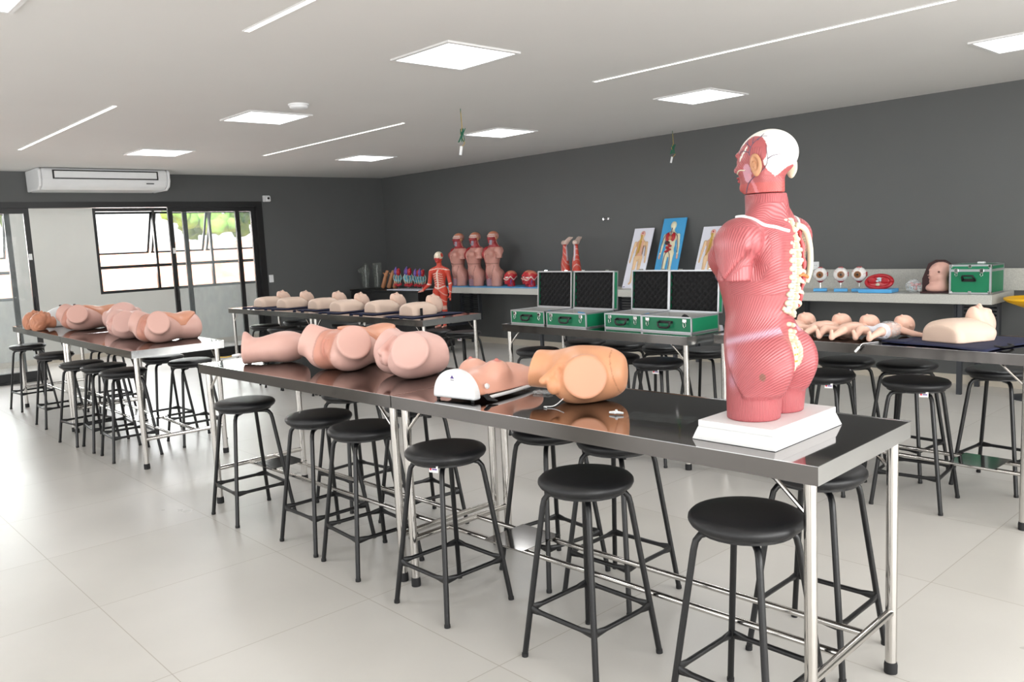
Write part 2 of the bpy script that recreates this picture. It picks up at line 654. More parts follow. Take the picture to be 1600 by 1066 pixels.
# ---- sliding glass doors in the big opening of the left wall
bm = B()
box(bm, -0.11, 0.012, -2.42, -2.321, 0.0, 2.379)
box(bm, -0.11, 0.012, -9.5, -2.42, 2.30, 2.379)
box(bm, -0.11, 0.012, -9.5, -5.62, 0.0, 0.03)
box(bm, -0.11, 0.012, -3.74, -2.42, 0.0, 0.03)
struct('trim_door_frame', bm, 'frame')


def sliding_door(name, y0, y1, x, handle=None):
    root = tag(thing(name, None, None, (x, 0, 0)), kind='structure')
    bm = B()
    s = 0.065
    box(bm, -0.02, 0.02, y0, y0 + s, 0.031, 2.299)
    box(bm, -0.02, 0.02, y1 - s, y1, 0.031, 2.299)
    box(bm, -0.02, 0.02, y0 + s, y1 - s, 0.031, 0.14)
    box(bm, -0.02, 0.02, y0 + s, y1 - s, 2.23, 2.299)
    obj('door_frame', bm, 'frame', root)
    obj('pane', box(B(), -0.003, 0.003, y0 + s, y1 - s, 0.14, 2.23), 'glass', root)
    if handle:
        h = obj('door_handle', tube(B(), [(0.02, handle, 0.93), (0.055, handle, 0.97), (0.065, handle, 1.03), (0.055, handle, 1.09), (0.02, handle, 1.13)], 0.011), 'blackplastic', root, smooth=True)
        obj('door_latch', box(B(), 0.02, 0.034, handle - 0.02, handle + 0.02, 1.62, 1.70), 'white', root, bevel=0.003)
    return root


sliding_door('door_1', -3.80, -2.70, -0.03, -3.76)
sliding_door('door_2', -3.57, -2.42, -0.08)
sliding_door('door_3', -6.75, -5.62, -0.03, -5.66)
sliding_door('door_4', -6.98, -5.84, -0.08)

# ---- land outside: red earth bank and bushes, seen through the windows
bm = B()
nx, ny = 26, 40
g = [[bm.verts.new((-4.5 - i * 0.6, -16 + j * 0.8,
                    -0.6 + min(1, i / 9.0) ** 1.3 * 2.35 + 0.16 * math.sin(j * 1.3 + i) + 0.12 * math.sin(i * 0.9 - j * 0.7))) for j in range(ny)] for i in range(nx)]
for i in range(nx - 1):
    for j in range(ny - 1):
        bm.faces.new((g[i][j], g[i + 1][j], g[i + 1][j + 1], g[i][j + 1]))
tag(obj('ground_bank', bm, 'earth', smooth='all'), kind='structure')
for i, (x, y, s) in enumerate(((-15, -9.5, 1.0), (-16, -3.4, 1.25), (-14.5, 3.5, 1.1), (-17, -14, 1.2))):
    bm = B()
    for k in range(150):
        a, e, rr = random.uniform(0, 6.28), random.uniform(-0.3, 1.5), random.uniform(0.5, 1)
        c = Vector((math.cos(a) * math.cos(e) * rr * 1.6, math.sin(a) * math.cos(e) * rr * 1.9, math.sin(e) * rr * 1.5 + 1.2)) * s
        r = random.uniform(0.16, 0.34)
        q = bmesh.ops.create_icosphere(bm, subdivisions=2, radius=r)
        for v in q['verts']:
            v.co = v.co * random.uniform(0.7, 1.25) + c
    t = obj('bush', bm, 'leaf', loc=(x, y, 1.5), smooth='all')
    tag(t, 'leafy green bush on the bank outside the windows', 'bush', 'bushes on the bank outside')

# ------------------------------------------------------------------ ceiling fittings
PAN = [(8.18, -4.96), (5.40, -4.89), (2.58, -4.81), (2.79, -2.14), (5.48, -2.13), (8.06, -2.04), (10.60, -1.85), (8.11, -7.70)]
PNAME = ['large square ceiling light panel nearest the camera, above the front table row',
         'square ceiling light panel beside the smoke detector',
         'square ceiling light panel nearest the white air conditioner',
         'square ceiling light panel nearest the corner of the dark walls',
         'square ceiling light panel beside the dangling green wire',
         'square ceiling light panel right of centre, beyond the long light strip',
         'square ceiling light panel cut off by the right edge of the photo',
         'square ceiling light panel cut off at the top left corner']
for (x, y), nm in zip(PAN, PNAME):
    t = thing('ceiling_light_panel', nm, 'light', (x, y, H), group='square ceiling light panels')
    bm = B()
    s, o = 0.275, 0.30
    for a, b, c_, d in ((-o, o, -o, -s), (-o, o, s, o), (-o, -s, -s, s), (s, o, -s, s)):
        box(bm, a, b, c_, d, -0.012, 0.0)
    obj('frame', bm, 'lampoff', t)
    obj('diffuser', box(B(), -s, s, -s, s, -0.008, 0.0), 'panelglow', t)
STR = [(2.36, 5.42, -6.19, 'linear ceiling light strip at the far left, above the left tables'),
       (8.06, 11.1, -6.33, 'linear ceiling light strip cut off at the top of the photo'),
       (2.64, 5.62, -3.55, 'linear ceiling light strip in the middle, left of the dangling green wire'),
       (8.04, 11.1, -3.45, 'longest linear ceiling light strip, running to the top right')]
for x0, x1, y, nm in STR:
    t = thing('light_strip', nm, 'light', ((x0 + x1) / 2, y, H), group='linear ceiling light strips')
    L = (x1 - x0) / 2
    bm = B()
    box(bm, -L - 0.005, L + 0.005, -0.022, -0.016, -0.006, 0)
    box(bm, -L - 0.005, L + 0.005, 0.016, 0.022, -0.006, 0)
    obj('frame', bm, 'lampoff', t)
    obj('diffuser', box(B(), -L, L, -0.016, 0.016, -0.004, 0), 'stripglow', t)
t = thing('smoke_detector', 'round white smoke detector on the ceiling', 'smoke detector', (6.12, -4.96, H))
obj('base', lathe(B(), [(0.085, 0), (0.085, -0.012), (0.078, -0.014)], 28), 'white', t, smooth=True)
obj('cover', lathe(B(), [(0.076, -0.012), (0.074, -0.03), (0.06, -0.038), (0.02, -0.041)], 28), 'white', t, smooth=True)


def dangling(loc, s, label):
    t = thing('dangling_wire', label, 'wire', loc, group='wires hanging from the ceiling')
    pts = [(0, 0, 0), (0.004, 0, -0.1 * s), (0.0, 0.01, -0.17 * s)]
    for k in range(26):
        a = k * 0.75
        pts.append((0.028 * math.sin(a) * s, 0.02 * math.cos(a * 1.3) * s, -(0.17 + 0.045 + 0.055 * math.sin(k * 0.9)) * s))
    obj('cable', tube(B(), pts, 0.0035, 6), 'wiregreen', t, smooth=True)
    obj('cable', tube(B(), [(0.0, 0, 0), (0.01, 0, -0.15 * s), (-0.02, 0, -0.2 * s), (0.025, 0.01, -0.28 * s), (-0.012, 0, -0.31 * s)], 0.003, 6), 'nerve', t, smooth=True)
    obj('connector', tube(B(), [(-0.012, 0, -0.30 * s), (-0.032, 0, -0.37 * s)], 0.012 * s, 8), 'white', t, smooth=True)
    return t


dangling((6.55, -3.58, H), 1.1, 'tangled green wire with white connector hanging from ceiling near centre')
dangling((6.42, -0.22, H), 1.0, 'dark green wire hanging by the dark wall, above the blue panel')

# ------------------------------------------------------------------ wall fittings
t = thing('air_conditioner', 'white under-ceiling air conditioner above the glass doors', 'air conditioner', (0.0, -4.79, H))
prof = [(0.0, 0.0), (0.60, 0.0), (0.63, -0.03), (0.635, -0.15), (0.60, -0.225), (0.50, -0.268), (0.0, -0.272)]
bm = B()
prism(bm, [(x, z - 0.004) for x, z in prof], -0.79, 0.79, 'XZ')
obj('body', bm, 'white', t, bevel=0.025, seg=3)
for s in (-1, 1):
    obj('side_panel', prism(B(), [(x * 1.0 + 0.008, z * 1.02 - 0.004) for x, z in prof[:-1]] + [(0.02, -0.276)], s * 0.79, s * 0.825, 'XZ'), 'white', t, bevel=0.012)
obj('grille_recess', box(B(), 0.628, 0.640, -0.66, 0.66, -0.145, -0.03), 'blackplastic', t)
g_ = obj('louver', box(B(), 0.632, 0.648, -0.64, 0.64, -0.130, -0.045), 'white', t, bevel=0.004)
obj('display', box(B(), 0.617, 0.628, 0.50, 0.60, -0.20, -0.188), 'blackplastic', t)
t = thing('security_camera', 'small white security camera at the top corner of the door frame', 'camera', (0.0, -2.25, 2.42))
obj('mount', box(B(), 0.0, 0.05, -0.05, 0.06, -0.05, 0.05), 'white', t, bevel=0.008)
obj('body', box(B(), 0.04, 0.13, -0.045, 0.03, -0.05, 0.035), 'white', t, bevel=0.01)
obj('lens', tube(B(), [(0.13, -0.01, 0), (0.14, -0.01, 0)], 0.018), 'black', t, smooth=True)


def plate(name, label, cat, loc, rz, holes):
    t = thing(name, label, cat, loc, rz)
    obj('cover_plate', box(B(), -0.038, 0.038, -0.012, -0.001, -0.06, 0.06), 'white', t, bevel=0.004)
    if holes:
        for z in (-0.022, 0.022):
            bm = B()
            for dx in (-0.009, 0.009):
                tube(bm, [(dx, -0.011, z), (dx, -0.0135, z)], 0.0035, 8)
            obj('socket', bm, 'black', t)
    else:
        obj('rocker', box(B(), -0.014, 0.014, -0.017, -0.011, -0.026, 0.026), 'white', t, bevel=0.002)


plate('wall_outlet', 'white wall outlet on the dark wall above the eyeball models', 'outlet', (8.10, -0.001, 1.135), 0, True)
plate('light_switch', 'white light switch on the dark wall right of the glass doors', 'light switch', (0.001, -2.26, 1.15), R(90), False)
t = thing('wall_hook', 'pair of small chrome fittings on the dark wall', 'wall fitting', (5.15, -0.001, 1.80))
for dx in (0.0, 0.085):
    obj('knob', tube(B(), [(dx, -0.001, 0), (dx, -0.02, 0), (dx, -0.03, 0), (dx, -0.045, 0)], [0.02, 0.012, 0.02, 0.017], 12), 'chrome', t, smooth=True)
# ------------------------------------------------------------------ steel work tables
def make_table(L, near, plate_x, label):
    """near: world position of the corner with largest x and smallest y; the table runs towards -x"""
    (x, y), a = near
    w = 0.694
    t = thing('steel_table', label, 'table', (x, y, 0), a, 'stainless steel work tables')
    bm = B()
    box(bm, -L, 0, 0, w, TH - 0.003, TH)
    top = obj('tabletop', bm, 'steel_top', t)
    ap = B()
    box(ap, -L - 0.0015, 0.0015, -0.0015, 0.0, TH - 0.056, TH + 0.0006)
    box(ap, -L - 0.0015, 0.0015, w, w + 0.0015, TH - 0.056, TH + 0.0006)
    obj('apron', ap, 'steel_shade_tint', t)
    obj('apron', box(B(), 0, 0.0015, 0, w, TH - 0.056, TH + 0.0006), 'steel_light_tint', t)
    obj('apron', box(B(), -L - 0.0015, -L, 0, w, TH - 0.056, TH + 0.0006), 'steel_light_tint', t)
    obj('rim', box(box(box(box(B(), -L - 0.003, 0.003, -0.003, 0.002, TH + 0.0004, TH + 0.0016), -L - 0.003, 0.003, w - 0.002, w + 0.003, TH + 0.0004, TH + 0.0016), 0.0, 0.003, 0, w, TH + 0.0004, TH + 0.0016), -L - 0.003, -L, 0, w, TH + 0.0004, TH + 0.0016), 'steel_light_tint', t)
    i = 0.042
    for sx in (0, 1):
        for sy in (0, 1):
            lx = -i if sx == 0 else -L + i
            ly = i if sy == 0 else w - i
            lg = obj('leg', lathe(B(), [(0.019, 0.03), (0.019, TH - 0.004)], 20, (lx, ly, 0)), 'steel_leg', t, smooth=True)
            obj('rubber_foot', lathe(B(), [(0.022, 0.001), (0.0225, 0.03), (0.020, 0.042)], 16, (lx, ly, 0)), 'rubber', lg, smooth=True)
            dx = -0.16 if sx == 0 else 0.16
            obj('brace', tube(B(), [(lx, ly, 0.73), (lx + dx, ly, TH - 0.02)], 0.007, 8), 'steel_leg', t, smooth=True)
        lx = -i if sx == 0 else -L + i
        obj('end_rail', tube(B(), [(lx, i, 0.225), (lx, w - i, 0.225)], 0.0145, 14), 'steel_leg', t, smooth=True)
    for yy in (w / 2 - 0.09, w / 2 + 0.09):
        obj('stretcher', tube(B(), [(-i, yy, 0.225), (-L + i, yy, 0.225)], 0.0115, 12), 'steel_leg', t, smooth=True)
    if plate_x is not None:
        obj('foot_plate', box(B(), plate_x - 0.12, plate_x + 0.12, w / 2 - 0.125, w / 2 + 0.125, 0.2375, 0.2395), 'steel', t)
    return t


def row_corner(x, y, a, i, L=2.0107):
    return ((x - i * L * math.cos(a), y - i * L * math.sin(a)), a)


make_table(2.002, row_corner(11.3466, -6.3494, 0.0311, 0), -1.55, 'front steel table under the standing red muscle torso')
make_table(2.002, row_corner(11.3466, -6.3494, 0.0311, 1), -1.72, 'steel table left of the front one, under the pink pelvis models')
make_table(2.002, row_corner(6.1296, -6.4805, -0.0209, 0), -0.9, 'nearer steel table of the left pair, carrying three pink trunk models')
make_table(2.002, row_corner(6.1296, -6.4805, -0.0209, 1), -1.0, 'farther steel table of the left pair, by the open glass door')
make_table(2.002, row_corner(6.466, -4.0822, 0.0034, 0), -1.2, 'rear steel table with three cream manikins, on the right of its pair')
make_table(2.002, row_corner(6.466, -4.0822, 0.0034, 1), -1.2, 'rear steel table with cream manikins next to the glass doors')
make_table(1.86, row_corner(9.295, -4.0671, -0.0377, 0), -0.6, 'steel table carrying the four open green cases')
make_table(1.86, ((11.235, -3.95), -0.0377), -0.36, 'steel table carrying the baby manikins, at the right edge')


# ------------------------------------------------------------------ stools
def make_stool():
    t = thing('lab_stool', 'x', 'stool', (0, 0, 0), 0, 'black round lab stools')
    zs = 0.655
    prof = [(0.0005, zs), (0.150, zs), (0.160, zs + 0.004), (0.171, zs + 0.012), (0.1775, zs + 0.024), (0.1765, zs + 0.034),
            (0.168, zs + 0.043), (0.145, zs + 0.049), (0.10, zs + 0.0525), (0.05, zs + 0.0535), (0.0005, zs + 0.054)]
    obj('seat', lathe(B(), prof, 40), 'vinyl', t, smooth='all')
    obj('seat_plate', lathe(B(), [(0.15, zs - 0.008), (0.15, zs)], 28), 'blackpaint', t, smooth=True)
    for k in range(4):
        a = R(45 + 90 * k)
        ca, sa = math.cos(a), math.sin(a)
        P = [(0.055, zs - 0.018), (0.12, zs - 0.018), (0.142, zs - 0.024), (0.156, zs - 0.042), (0.163, zs - 0.07), (0.2535, 0.012)]
        lg = obj('leg', tube(B(), [(r * ca, r * sa, z) for r, z in P], 0.0112, 12), 'blackpaint', t, smooth=True)
        obj('foot_cap', tube(B(), [(0.2535 * ca, 0.2535 * sa, 0.014), (0.2545 * ca, 0.2545 * sa, 0.0005)], 0.0128, 12), 'rubber', lg, smooth=True)
        r = 0.163 + (0.2535 - 0.163) * (zs - 0.07 - 0.19) / (zs - 0.07 - 0.012)
        a2 = a + R(90)
        p0 = Vector((r * ca, r * sa, 0.19))
        p1 = Vector((r * math.cos(a2), r * math.sin(a2), 0.19))
        pts = [p0.lerp(p1, f) for f in (0.0, 0.05, 0.13, 0.19, 0.81, 0.87, 0.95, 1.0)]
        obj('foot_rail', tube(B(), pts, 0.0095, 10, flat=[(0.6, 1.7), (0.6, 1.7), (0.8, 1.35), (1, 1), (1, 1), (0.8, 1.35), (0.6, 1.7), (0.6, 1.7)]), 'blackpaint', t, smooth=True)
    return t


ORD = ['first', 'second', 'third', 'fourth', 'fifth', 'sixth']
stools = []
for i, (x, y) in enumerate([(11.085, -6.30), (10.421, -6.306), (9.652, -6.358), (8.968, -6.334), (8.514, -6.322), (7.753, -6.385)]):
    stools.append((x, y, 'black round stool, %s from the right along the near side of the front tables' % ORD[i], 'tag' if i == 2 else ''))
for i, (x, y) in enumerate([(11.01, -5.70), (10.14, -5.79), (9.75, -5.82), (8.71, -5.82), (8.04, -5.83)]):
    stools.append((x, y, 'black round stool, %s from the right along the far side of the front tables' % ORD[i], ''))
for i, (x, y) in enumerate([(5.53, -6.363), (5.03, -6.361), (4.63, -6.42), (3.559, -6.369), (2.283, -6.311)]):
    stools.append((x, y, 'black round stool, %s from the right on the near side of the left tables' % ORD[i], ''))
for i, (x, y) in enumerate([(5.46, -5.80), (4.94, -5.835), (3.75, -5.80), (3.3, -5.82)]):
    stools.append((x, y, 'black round stool, %s from the right on the far side of the left tables' % ORD[i], ''))
for i, (x, y) in enumerate([(5.31, -3.72), (4.62, -3.93), (3.99, -3.953), (3.60, -3.97), (3.037, -3.914)]):
    stools.append((x, y, 'black stool, %s from the right before the cream manikin tables' % ORD[i], ''))
for i, (x, y) in enumerate([(6.12, -3.334), (5.74, -3.40), (4.40, -3.42), (4.0, -3.37), (2.922, -3.414)]):
    stools.append((x, y, 'black stool, %s from the right behind the cream manikin tables' % ORD[i], 'tag' if i == 0 else ''))
for i, (x, y) in enumerate([(8.93, -3.90), (8.516, -3.864), (8.12, -3.79), (7.718, -3.88)]):
    stools.append((x, y, 'black stool, %s from the right before the green case table' % ORD[i], 'tag' if i == 0 else ''))
for i, (x, y) in enumerate([(8.91, -3.281), (8.51, -3.27), (8.13, -3.305), (7.726, -3.323)]):
    stools.append((x, y, 'black stool, %s from the right behind the green case table' % ORD[i], ''))
for i, (x, y) in enumerate([(10.615, -3.779), (10.09, -3.798)]):
    stools.append((x, y, 'black stool, %s from the right before the baby manikin table' % ORD[i], 'tag'))
for i, (x, y) in enumerate([(10.853, -3.184), (10.349, -3.235), (9.972, -3.261), (9.58, -3.348)]):
    stools.append((x, y, 'black stool, %s from the right behind the baby manikin table' % ORD[i], 'tag' if i == 2 else ''))
ST = make_stool()
random.seed(3)
for i, (x, y, lab, tg) in enumerate(stools):
    rz = R(random.uniform(-7, 7)) if i not in (0, 1, 2) else 0
    if i == 0:
        t = ST
        t.location = (x, y, 0)
        t['label'] = lab
    else:
        t = copy_thing(ST, (x, y, 0), rz, lab)
    if tg:
        bm = box(B(), -0.022, 0.022, -0.0006, 0.0006, -0.028, 0.0)
        tt = obj('paper_tag', bm, 'tagwhite', t, loc=(0.075, -0.125, 0.656), rot=(0, 0, R(20) - rz))
        cb = box(B(), -0.018, -0.009, -0.0012, -0.0006, -0.019, -0.010)
        obj('printed_mark', cb, 'tagred', tt)
        obj('printed_word', box(B(), -0.006, 0.017, -0.0012, -0.0006, -0.0175, -0.0115), 'logo', tt)
# ------------------------------------------------------------------ the big muscle torso
def head_sdf(P, c, s=1.0, neck=True, brow=True):
    """a life-like head facing +X; c = centre of the skull, s = scale"""
    q = (P - np.array(c)) / s
    q = q * np.array([1, 1, 1])
    aq = q.copy()
    aq[:, 1] = np.abs(q[:, 1])
    d = ell(q, (-0.012, 0, 0.012), (0.094, 0.074, 0.078))
    d = U(0.03, d, ell(q, (0.035, 0, -0.03), (0.055, 0.056, 0.078)))
    d = U(0.02, d, cap(aq, (-0.01, 0.045, -0.055), (0.06, 0.014, -0.088), 0.02, 0.017))
    d = U(0.015, d, ell(q, (0.073, 0, -0.09), (0.018, 0.02, 0.016)))
    d = U(0.012, d, ell(aq, (0.074, 0.024, 0.014), (0.014, 0.026, 0.010)))       # brow
    d = U(0.014, d, ell(aq, (0.062, 0.036, -0.030), (0.020, 0.020, 0.018)))      # cheek
    d = smax(d, -ell(aq, (0.092, 0.029, -0.006), (0.015, 0.018, 0.012)), 0.008)  # socket
    d = U(0.006, d, ell(aq, (0.073, 0.029, -0.007), (0.012, 0.014, 0.010)))
    d = U(0.008, d, cap(q, (0.083, 0, 0.002), (0.104, 0, -0.030), 0.006, 0.010))  # nose
    d = U(0.006, d, ell(aq, (0.096, 0.010, -0.034), (0.010, 0.008, 0.007)))
    d = U(0.005, d, ell(q, (0.088, 0, -0.056), (0.012, 0.022, 0.006)))           # lips
    d = U(0.005, d, ell(q, (0.087, 0, -0.067), (0.011, 0.019, 0.006)))
    d = smax(d, -ell(q, (0.101, 0, -0.0615), (0.010, 0.018, 0.0016)), 0.002)
    return d * s


def ear_mesh(name, c, s, m, parent, side=1):
    def f(P):
        q = (P - np.array(c)) / s
        q = q * np.array([1, side, 1])
        tilt = R(-10)
        x = q[:, 0] * math.cos(tilt) + q[:, 2] * math.sin(tilt)
        z = -q[:, 0] * math.sin(tilt) + q[:, 2] * math.cos(tilt)
        q = np.stack([x, q[:, 1], z], -1)
        d = ell(q, (0, 0.004, 0), (0.019, 0.008, 0.032))
        d = smax(d, -ell(q, (0.001, 0.014, 0.003), (0.013, 0.011, 0.023)), 0.002)
        d = U(0.003, d, ell(q, (0.004, 0.006, -0.002), (0.006, 0.006, 0.013)))
        d = smax(d, -ell(q, (0.004, 0.013, -0.002), (0.004, 0.005, 0.006)), 0.002)
        return U(0.004, d, ell(q, (0.003, 0.004, -0.026), (0.009, 0.006, 0.010))) * s
    c = Vector(c)
    e = 0.042 * s
    return sdf_obj(name, f, c - Vector((e, e * 0.6, e)), c + Vector((e, e * 0.6, e)), 0.0022 * s, m, parent)


RED = (170, 88, 92)
RED2 = (188, 66, 70)
PALE = (222, 156, 168)


def trunk_sdf(P, gap=True):
    a = P.copy()
    a[:, 1] = np.abs(P[:, 1])
    d = cap(a, (0.012, 0.078, -0.05), (0.0, 0.080, 0.17), 0.082, 0.092)
    d = U(0.035, d, ell(a, (-0.042, 0.072, 0.180), (0.082, 0.078, 0.10), rx=R(8)))
    d = U(0.04, d, ell(P, (0.024, 0, 0.235), (0.105, 0.145, 0.10)))
    d = U(0.06, d, ell(P, (0.032, 0, 0.345), (0.096, 0.120, 0.13)))
    d = U(0.05, d, ell(P, (0.032, 0, 0.475), (0.126, 0.142, 0.15)))
    d = U(0.045, d, ell(P, (-0.008, 0, 0.575), (0.082, 0.140, 0.072)))
    d = U(0.026, d, ell(a, (0.108, 0.066, 0.520), (0.052, 0.076, 0.062)))     # pectorals
    d = U(0.022, d, ell(a, (-0.050, 0.072, 0.535), (0.044, 0.055, 0.088)))    # shoulder blade
    d = U(0.03, d, cap(a, (-0.012, 0.115, 0.612), (-0.008, 0.026, 0.69), 0.036, 0.040))   # trapezius
    d = U(0.03, d, cap(P, (-0.006, 0, 0.60), (0.008, 0, 0.78), 0.066, 0.058, 1.08, 0.95, 1))
    arm = cap(a, (0.008, 0.166, 0.56), (0.018, 0.176, 0.42), 0.050, 0.052)
    arm = smax(arm, -plane(P, (0, 0, 0.452), (0, 0.0, 1.0)), 0.005)
    d = U(0.012, d, arm)
    delt = ell(a, (0.002, 0.160, 0.580), (0.074, 0.060, 0.068))
    d = U(0.016, d, delt)
    # the deltoid runs down to a point on the upper arm
    vv = np.abs(P[:, 0] - 0.016) - np.clip(P[:, 2] - 0.456, 0, 0.10) * 0.72
    d = d - 0.0115 * sstep(-vv, -0.001, 0.007) * sstep(a[:, 1], 0.13, 0.15) * sstep(P[:, 2], 0.452, 0.462) * (1 - sstep(P[:, 2], 0.56, 0.63))
    # front: groove between the abdominal blocks
    d = smax(d, -(np.sqrt((P[:, 0] - 0.146) ** 2 + P[:, 1] ** 2) - 0.012 + np.maximum(0, np.abs(P[:, 2] - 0.37) - 0.13)), 0.012)
    for zz in (0.33, 0.385, 0.44):
        d = smax(d, -cap(a, (0.138, 0.0, zz), (0.115, 0.07, zz + 0.008), 0.006, 0.003), 0.008)
    # edge of the gluteus and flank furrows
    gz = np.clip((0.275 - P[:, 2]) / 0.19, 0, 1)
    ge = P[:, 0] - (0.075 - 0.085 * gz ** 1.5)
    d = d - 0.006 * (1 - sstep(ge, -0.004, 0.008)) * sstep(0.285 - P[:, 2], 0.0, 0.03) * sstep(P[:, 2], 0.07, 0.085) * sstep(a[:, 1], 0.04, 0.08)
    d = smax(d, -cap(a, (-0.155, 0, 0.24), (-0.108, 0, 0.06), 0.028, 0.020), 0.025)
    d = smax(d, -cap(P, (-0.0, 0, -0.06), (0.0, 0, 0.085), 0.014, 0.004, 1.0, 1, 1), 0.012)
    d = smax(d, -plane(P, (0, 0, 0.0), (0, 0, 1)), 0.005)
    return d


def muscle_trunk(P):
    d = trunk_sdf(P)
    # opened back, right of the spine
    w = ell(P, (-0.118, -0.056, 0.475), (0.056, 0.066, 0.160))
    d = smax(d, -w, 0.006)
    w2 = ell(P, (-0.112, -0.004, 0.235), (0.040, 0.026, 0.085))
    d = smax(d, -w2, 0.006)
    d = smax(d, plane(P, (0, 0, 0.721), (0, 0, 1)), 0.002)
    return d


def muscle_col(V):
    c = flatcol(V, RED)
    x, y, z = V.T
    ay = np.abs(y)
    zb = 0.268 - 0.22 * x
    c = blend(c, (206, 176, 196), 0.7 * np.exp(-((z - zb) / 0.011) ** 2) * sstep(-x, -0.105, -0.06) * (ay > 0.05))
    c = blend(c, (196, 150, 172), 0.7 * np.exp(-(((x - 0.040) / 0.022) ** 2 + ((z - 0.205) / 0.028) ** 2)) * (ay > 0.09))
    c = blend(c, (196, 150, 172), 0.65 * np.exp(-(((x - 0.035) / 0.018) ** 2 + ((z - 0.130) / 0.022) ** 2)) * (ay > 0.09))
    c = blend(c, (214, 150, 158), 0.35 * np.exp(-(((x - 0.02) / 0.03) ** 2 + ((z - 0.57) / 0.02) ** 2)) * (ay > 0.18))
    c = blend(c, (160, 72, 74), 0.6 * sstep(x, 0.07, 0.11) * (z > 0.2) * (z < 0.56))
    c = blend(c, (120, 84, 70), 0.9 * ((((x + 0.070) / 0.009) ** 2 + ((z - 0.150) / 0.012) ** 2 < 1) & (y > 0)))
    w = ell(V, (-0.118, -0.056, 0.475), (0.058, 0.068, 0.162)) < 0.0005
    c = blend(c, (214, 202, 180), w * 0.95)
    c = blend(c, (178, 52, 58), 0.95 * (w & (y < -0.050) & (y > -0.075)))
    w = ell(V, (-0.112, -0.004, 0.235), (0.042, 0.028, 0.087)) < 0.0005
    c = blend(c, (226, 218, 190), w * 1.0)
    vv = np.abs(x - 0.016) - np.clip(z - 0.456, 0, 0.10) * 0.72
    c = blend(c, (120, 40, 44), 0.55 * ((np.abs(vv - 0.001) < 0.0035) & (ay > 0.14) & (z > 0.455) & (z < 0.55)))  # crease shade along the deltoid point, painted into the colour
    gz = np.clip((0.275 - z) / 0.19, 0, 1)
    c = blend(c, (130, 50, 54), 0.4 * ((np.abs(x - (0.080 - 0.085 * gz ** 1.5)) < 0.004) & (z > 0.08) & (z < 0.26) & (ay > 0.06)))  # painted crease shade following the gluteus edge
    c = blend(c, (120, 90, 104), 0.8 * ((np.abs(x - 0.050 - 0.02 * (z - 0.66)) < 0.0022) & (z > 0.63) & (y > 0)))
    return c


def muscle_fib(V):
    x, y, z = V.T
    ay = np.abs(y)
    fib = np.arctan2(x, ay - 0.079) * 78.0                                               # thighs: lengthwise
    gl = (z > 0.085) & (z < 0.268 - 0.22 * x)
    fib = np.where(gl, np.arctan2(z + 0.02, -(x - 0.13)) * 190, fib)                     # buttock fan
    fib = np.where(gl & (x > 0.045 - 0.2 * (z - 0.1)), x * 800 + z * 60, fib)
    up = z >= 0.268 - 0.22 * x
    fib = np.where(up, (x * 0.95 + z * 0.36) * 760, fib)                                 # flank
    fib = np.where(up & (z > 0.40) & (x < 0.055), (z * 0.95 + 0.30 * x + 0.25 * (z - 0.4) * x * 10) * 760, fib)   # broad back
    fib = np.where(up & (x > 0.090) & (ay < 0.09), z * 420, fib)
    fib = np.where((z >= 0.47) & (x > 0.05) & (ay < 0.13), np.arctan2(z - 0.54, ay - 0.20) * 120, fib)
    r = np.sqrt((x - 0.012) ** 2 * 1.0)
    dl = (ay > 0.112) & (z > 0.447)
    fib = np.where(dl, np.arctan2(x - 0.014, z - 0.40) * 120, fib)
    fib = np.where((ay > 0.112) & (z > 0.447) & (z < 0.50) & (np.abs(x - 0.014) > (z - 0.462) * 0.9 + 0.012), x * 760, fib)
    fib = np.where((z > 0.618) & (z < 0.69), (x * 0.8 - ay * 0.5 + z * 0.3) * 760, fib)
    fib = np.where(z >= 0.69, np.arctan2(x, y) * 46, fib)
    return fib


BIG = thing('anatomical_torso', 'large standing red muscle torso on a white base, on the front table', 'anatomical model', (11.022, -6.052, TH + 0.0008), R(181), None)
bm = B()
hx, hy = 0.135, 0.212
def slab(bm, a, b, z0, a2, b2, z1):
    v = [bm.verts.new((sx * p, sy * q, z)) for (p, q, z) in ((a, b, z0), (a2, b2, z1)) for sx, sy in ((-1, -1), (1, -1), (1, 1), (-1, 1))]
    for f in ((3, 2, 1, 0), (4, 5, 6, 7), (0, 1, 5, 4), (1, 2, 6, 5), (2, 3, 7, 6), (3, 0, 4, 7)):
        bm.faces.new([v[i] for i in f])
slab(bm, hx + 0.014, hy + 0.014, 0.0, hx, hy, 0.040)
bs = obj('base_board', bm, 'whitebase', BIG, bevel=0.002)
bm = B()
slab(bm, hx - 0.001, hy - 0.001, 0.040, hx - 0.001, hy - 0.001, 0.062)
obj('base_board', bm, 'whitebase', BIG, bevel=0.002)
ZB = 0.062
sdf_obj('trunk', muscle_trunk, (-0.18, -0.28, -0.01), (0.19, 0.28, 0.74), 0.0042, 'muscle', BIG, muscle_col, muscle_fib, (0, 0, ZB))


def big_head(P):
    d = head_sdf(P, (0.0, 0, 0.834), 1.0)
    nk = cap(P, (0.006, 0, 0.70), (0.0, 0, 0.80), 0.0595, 0.056, 1.08, 0.95, 1)
    d = U(0.014, d, nk)
    return smax(d, -plane(P, (0, 0, 0.7235), (0, 0, 1)), 0.002)


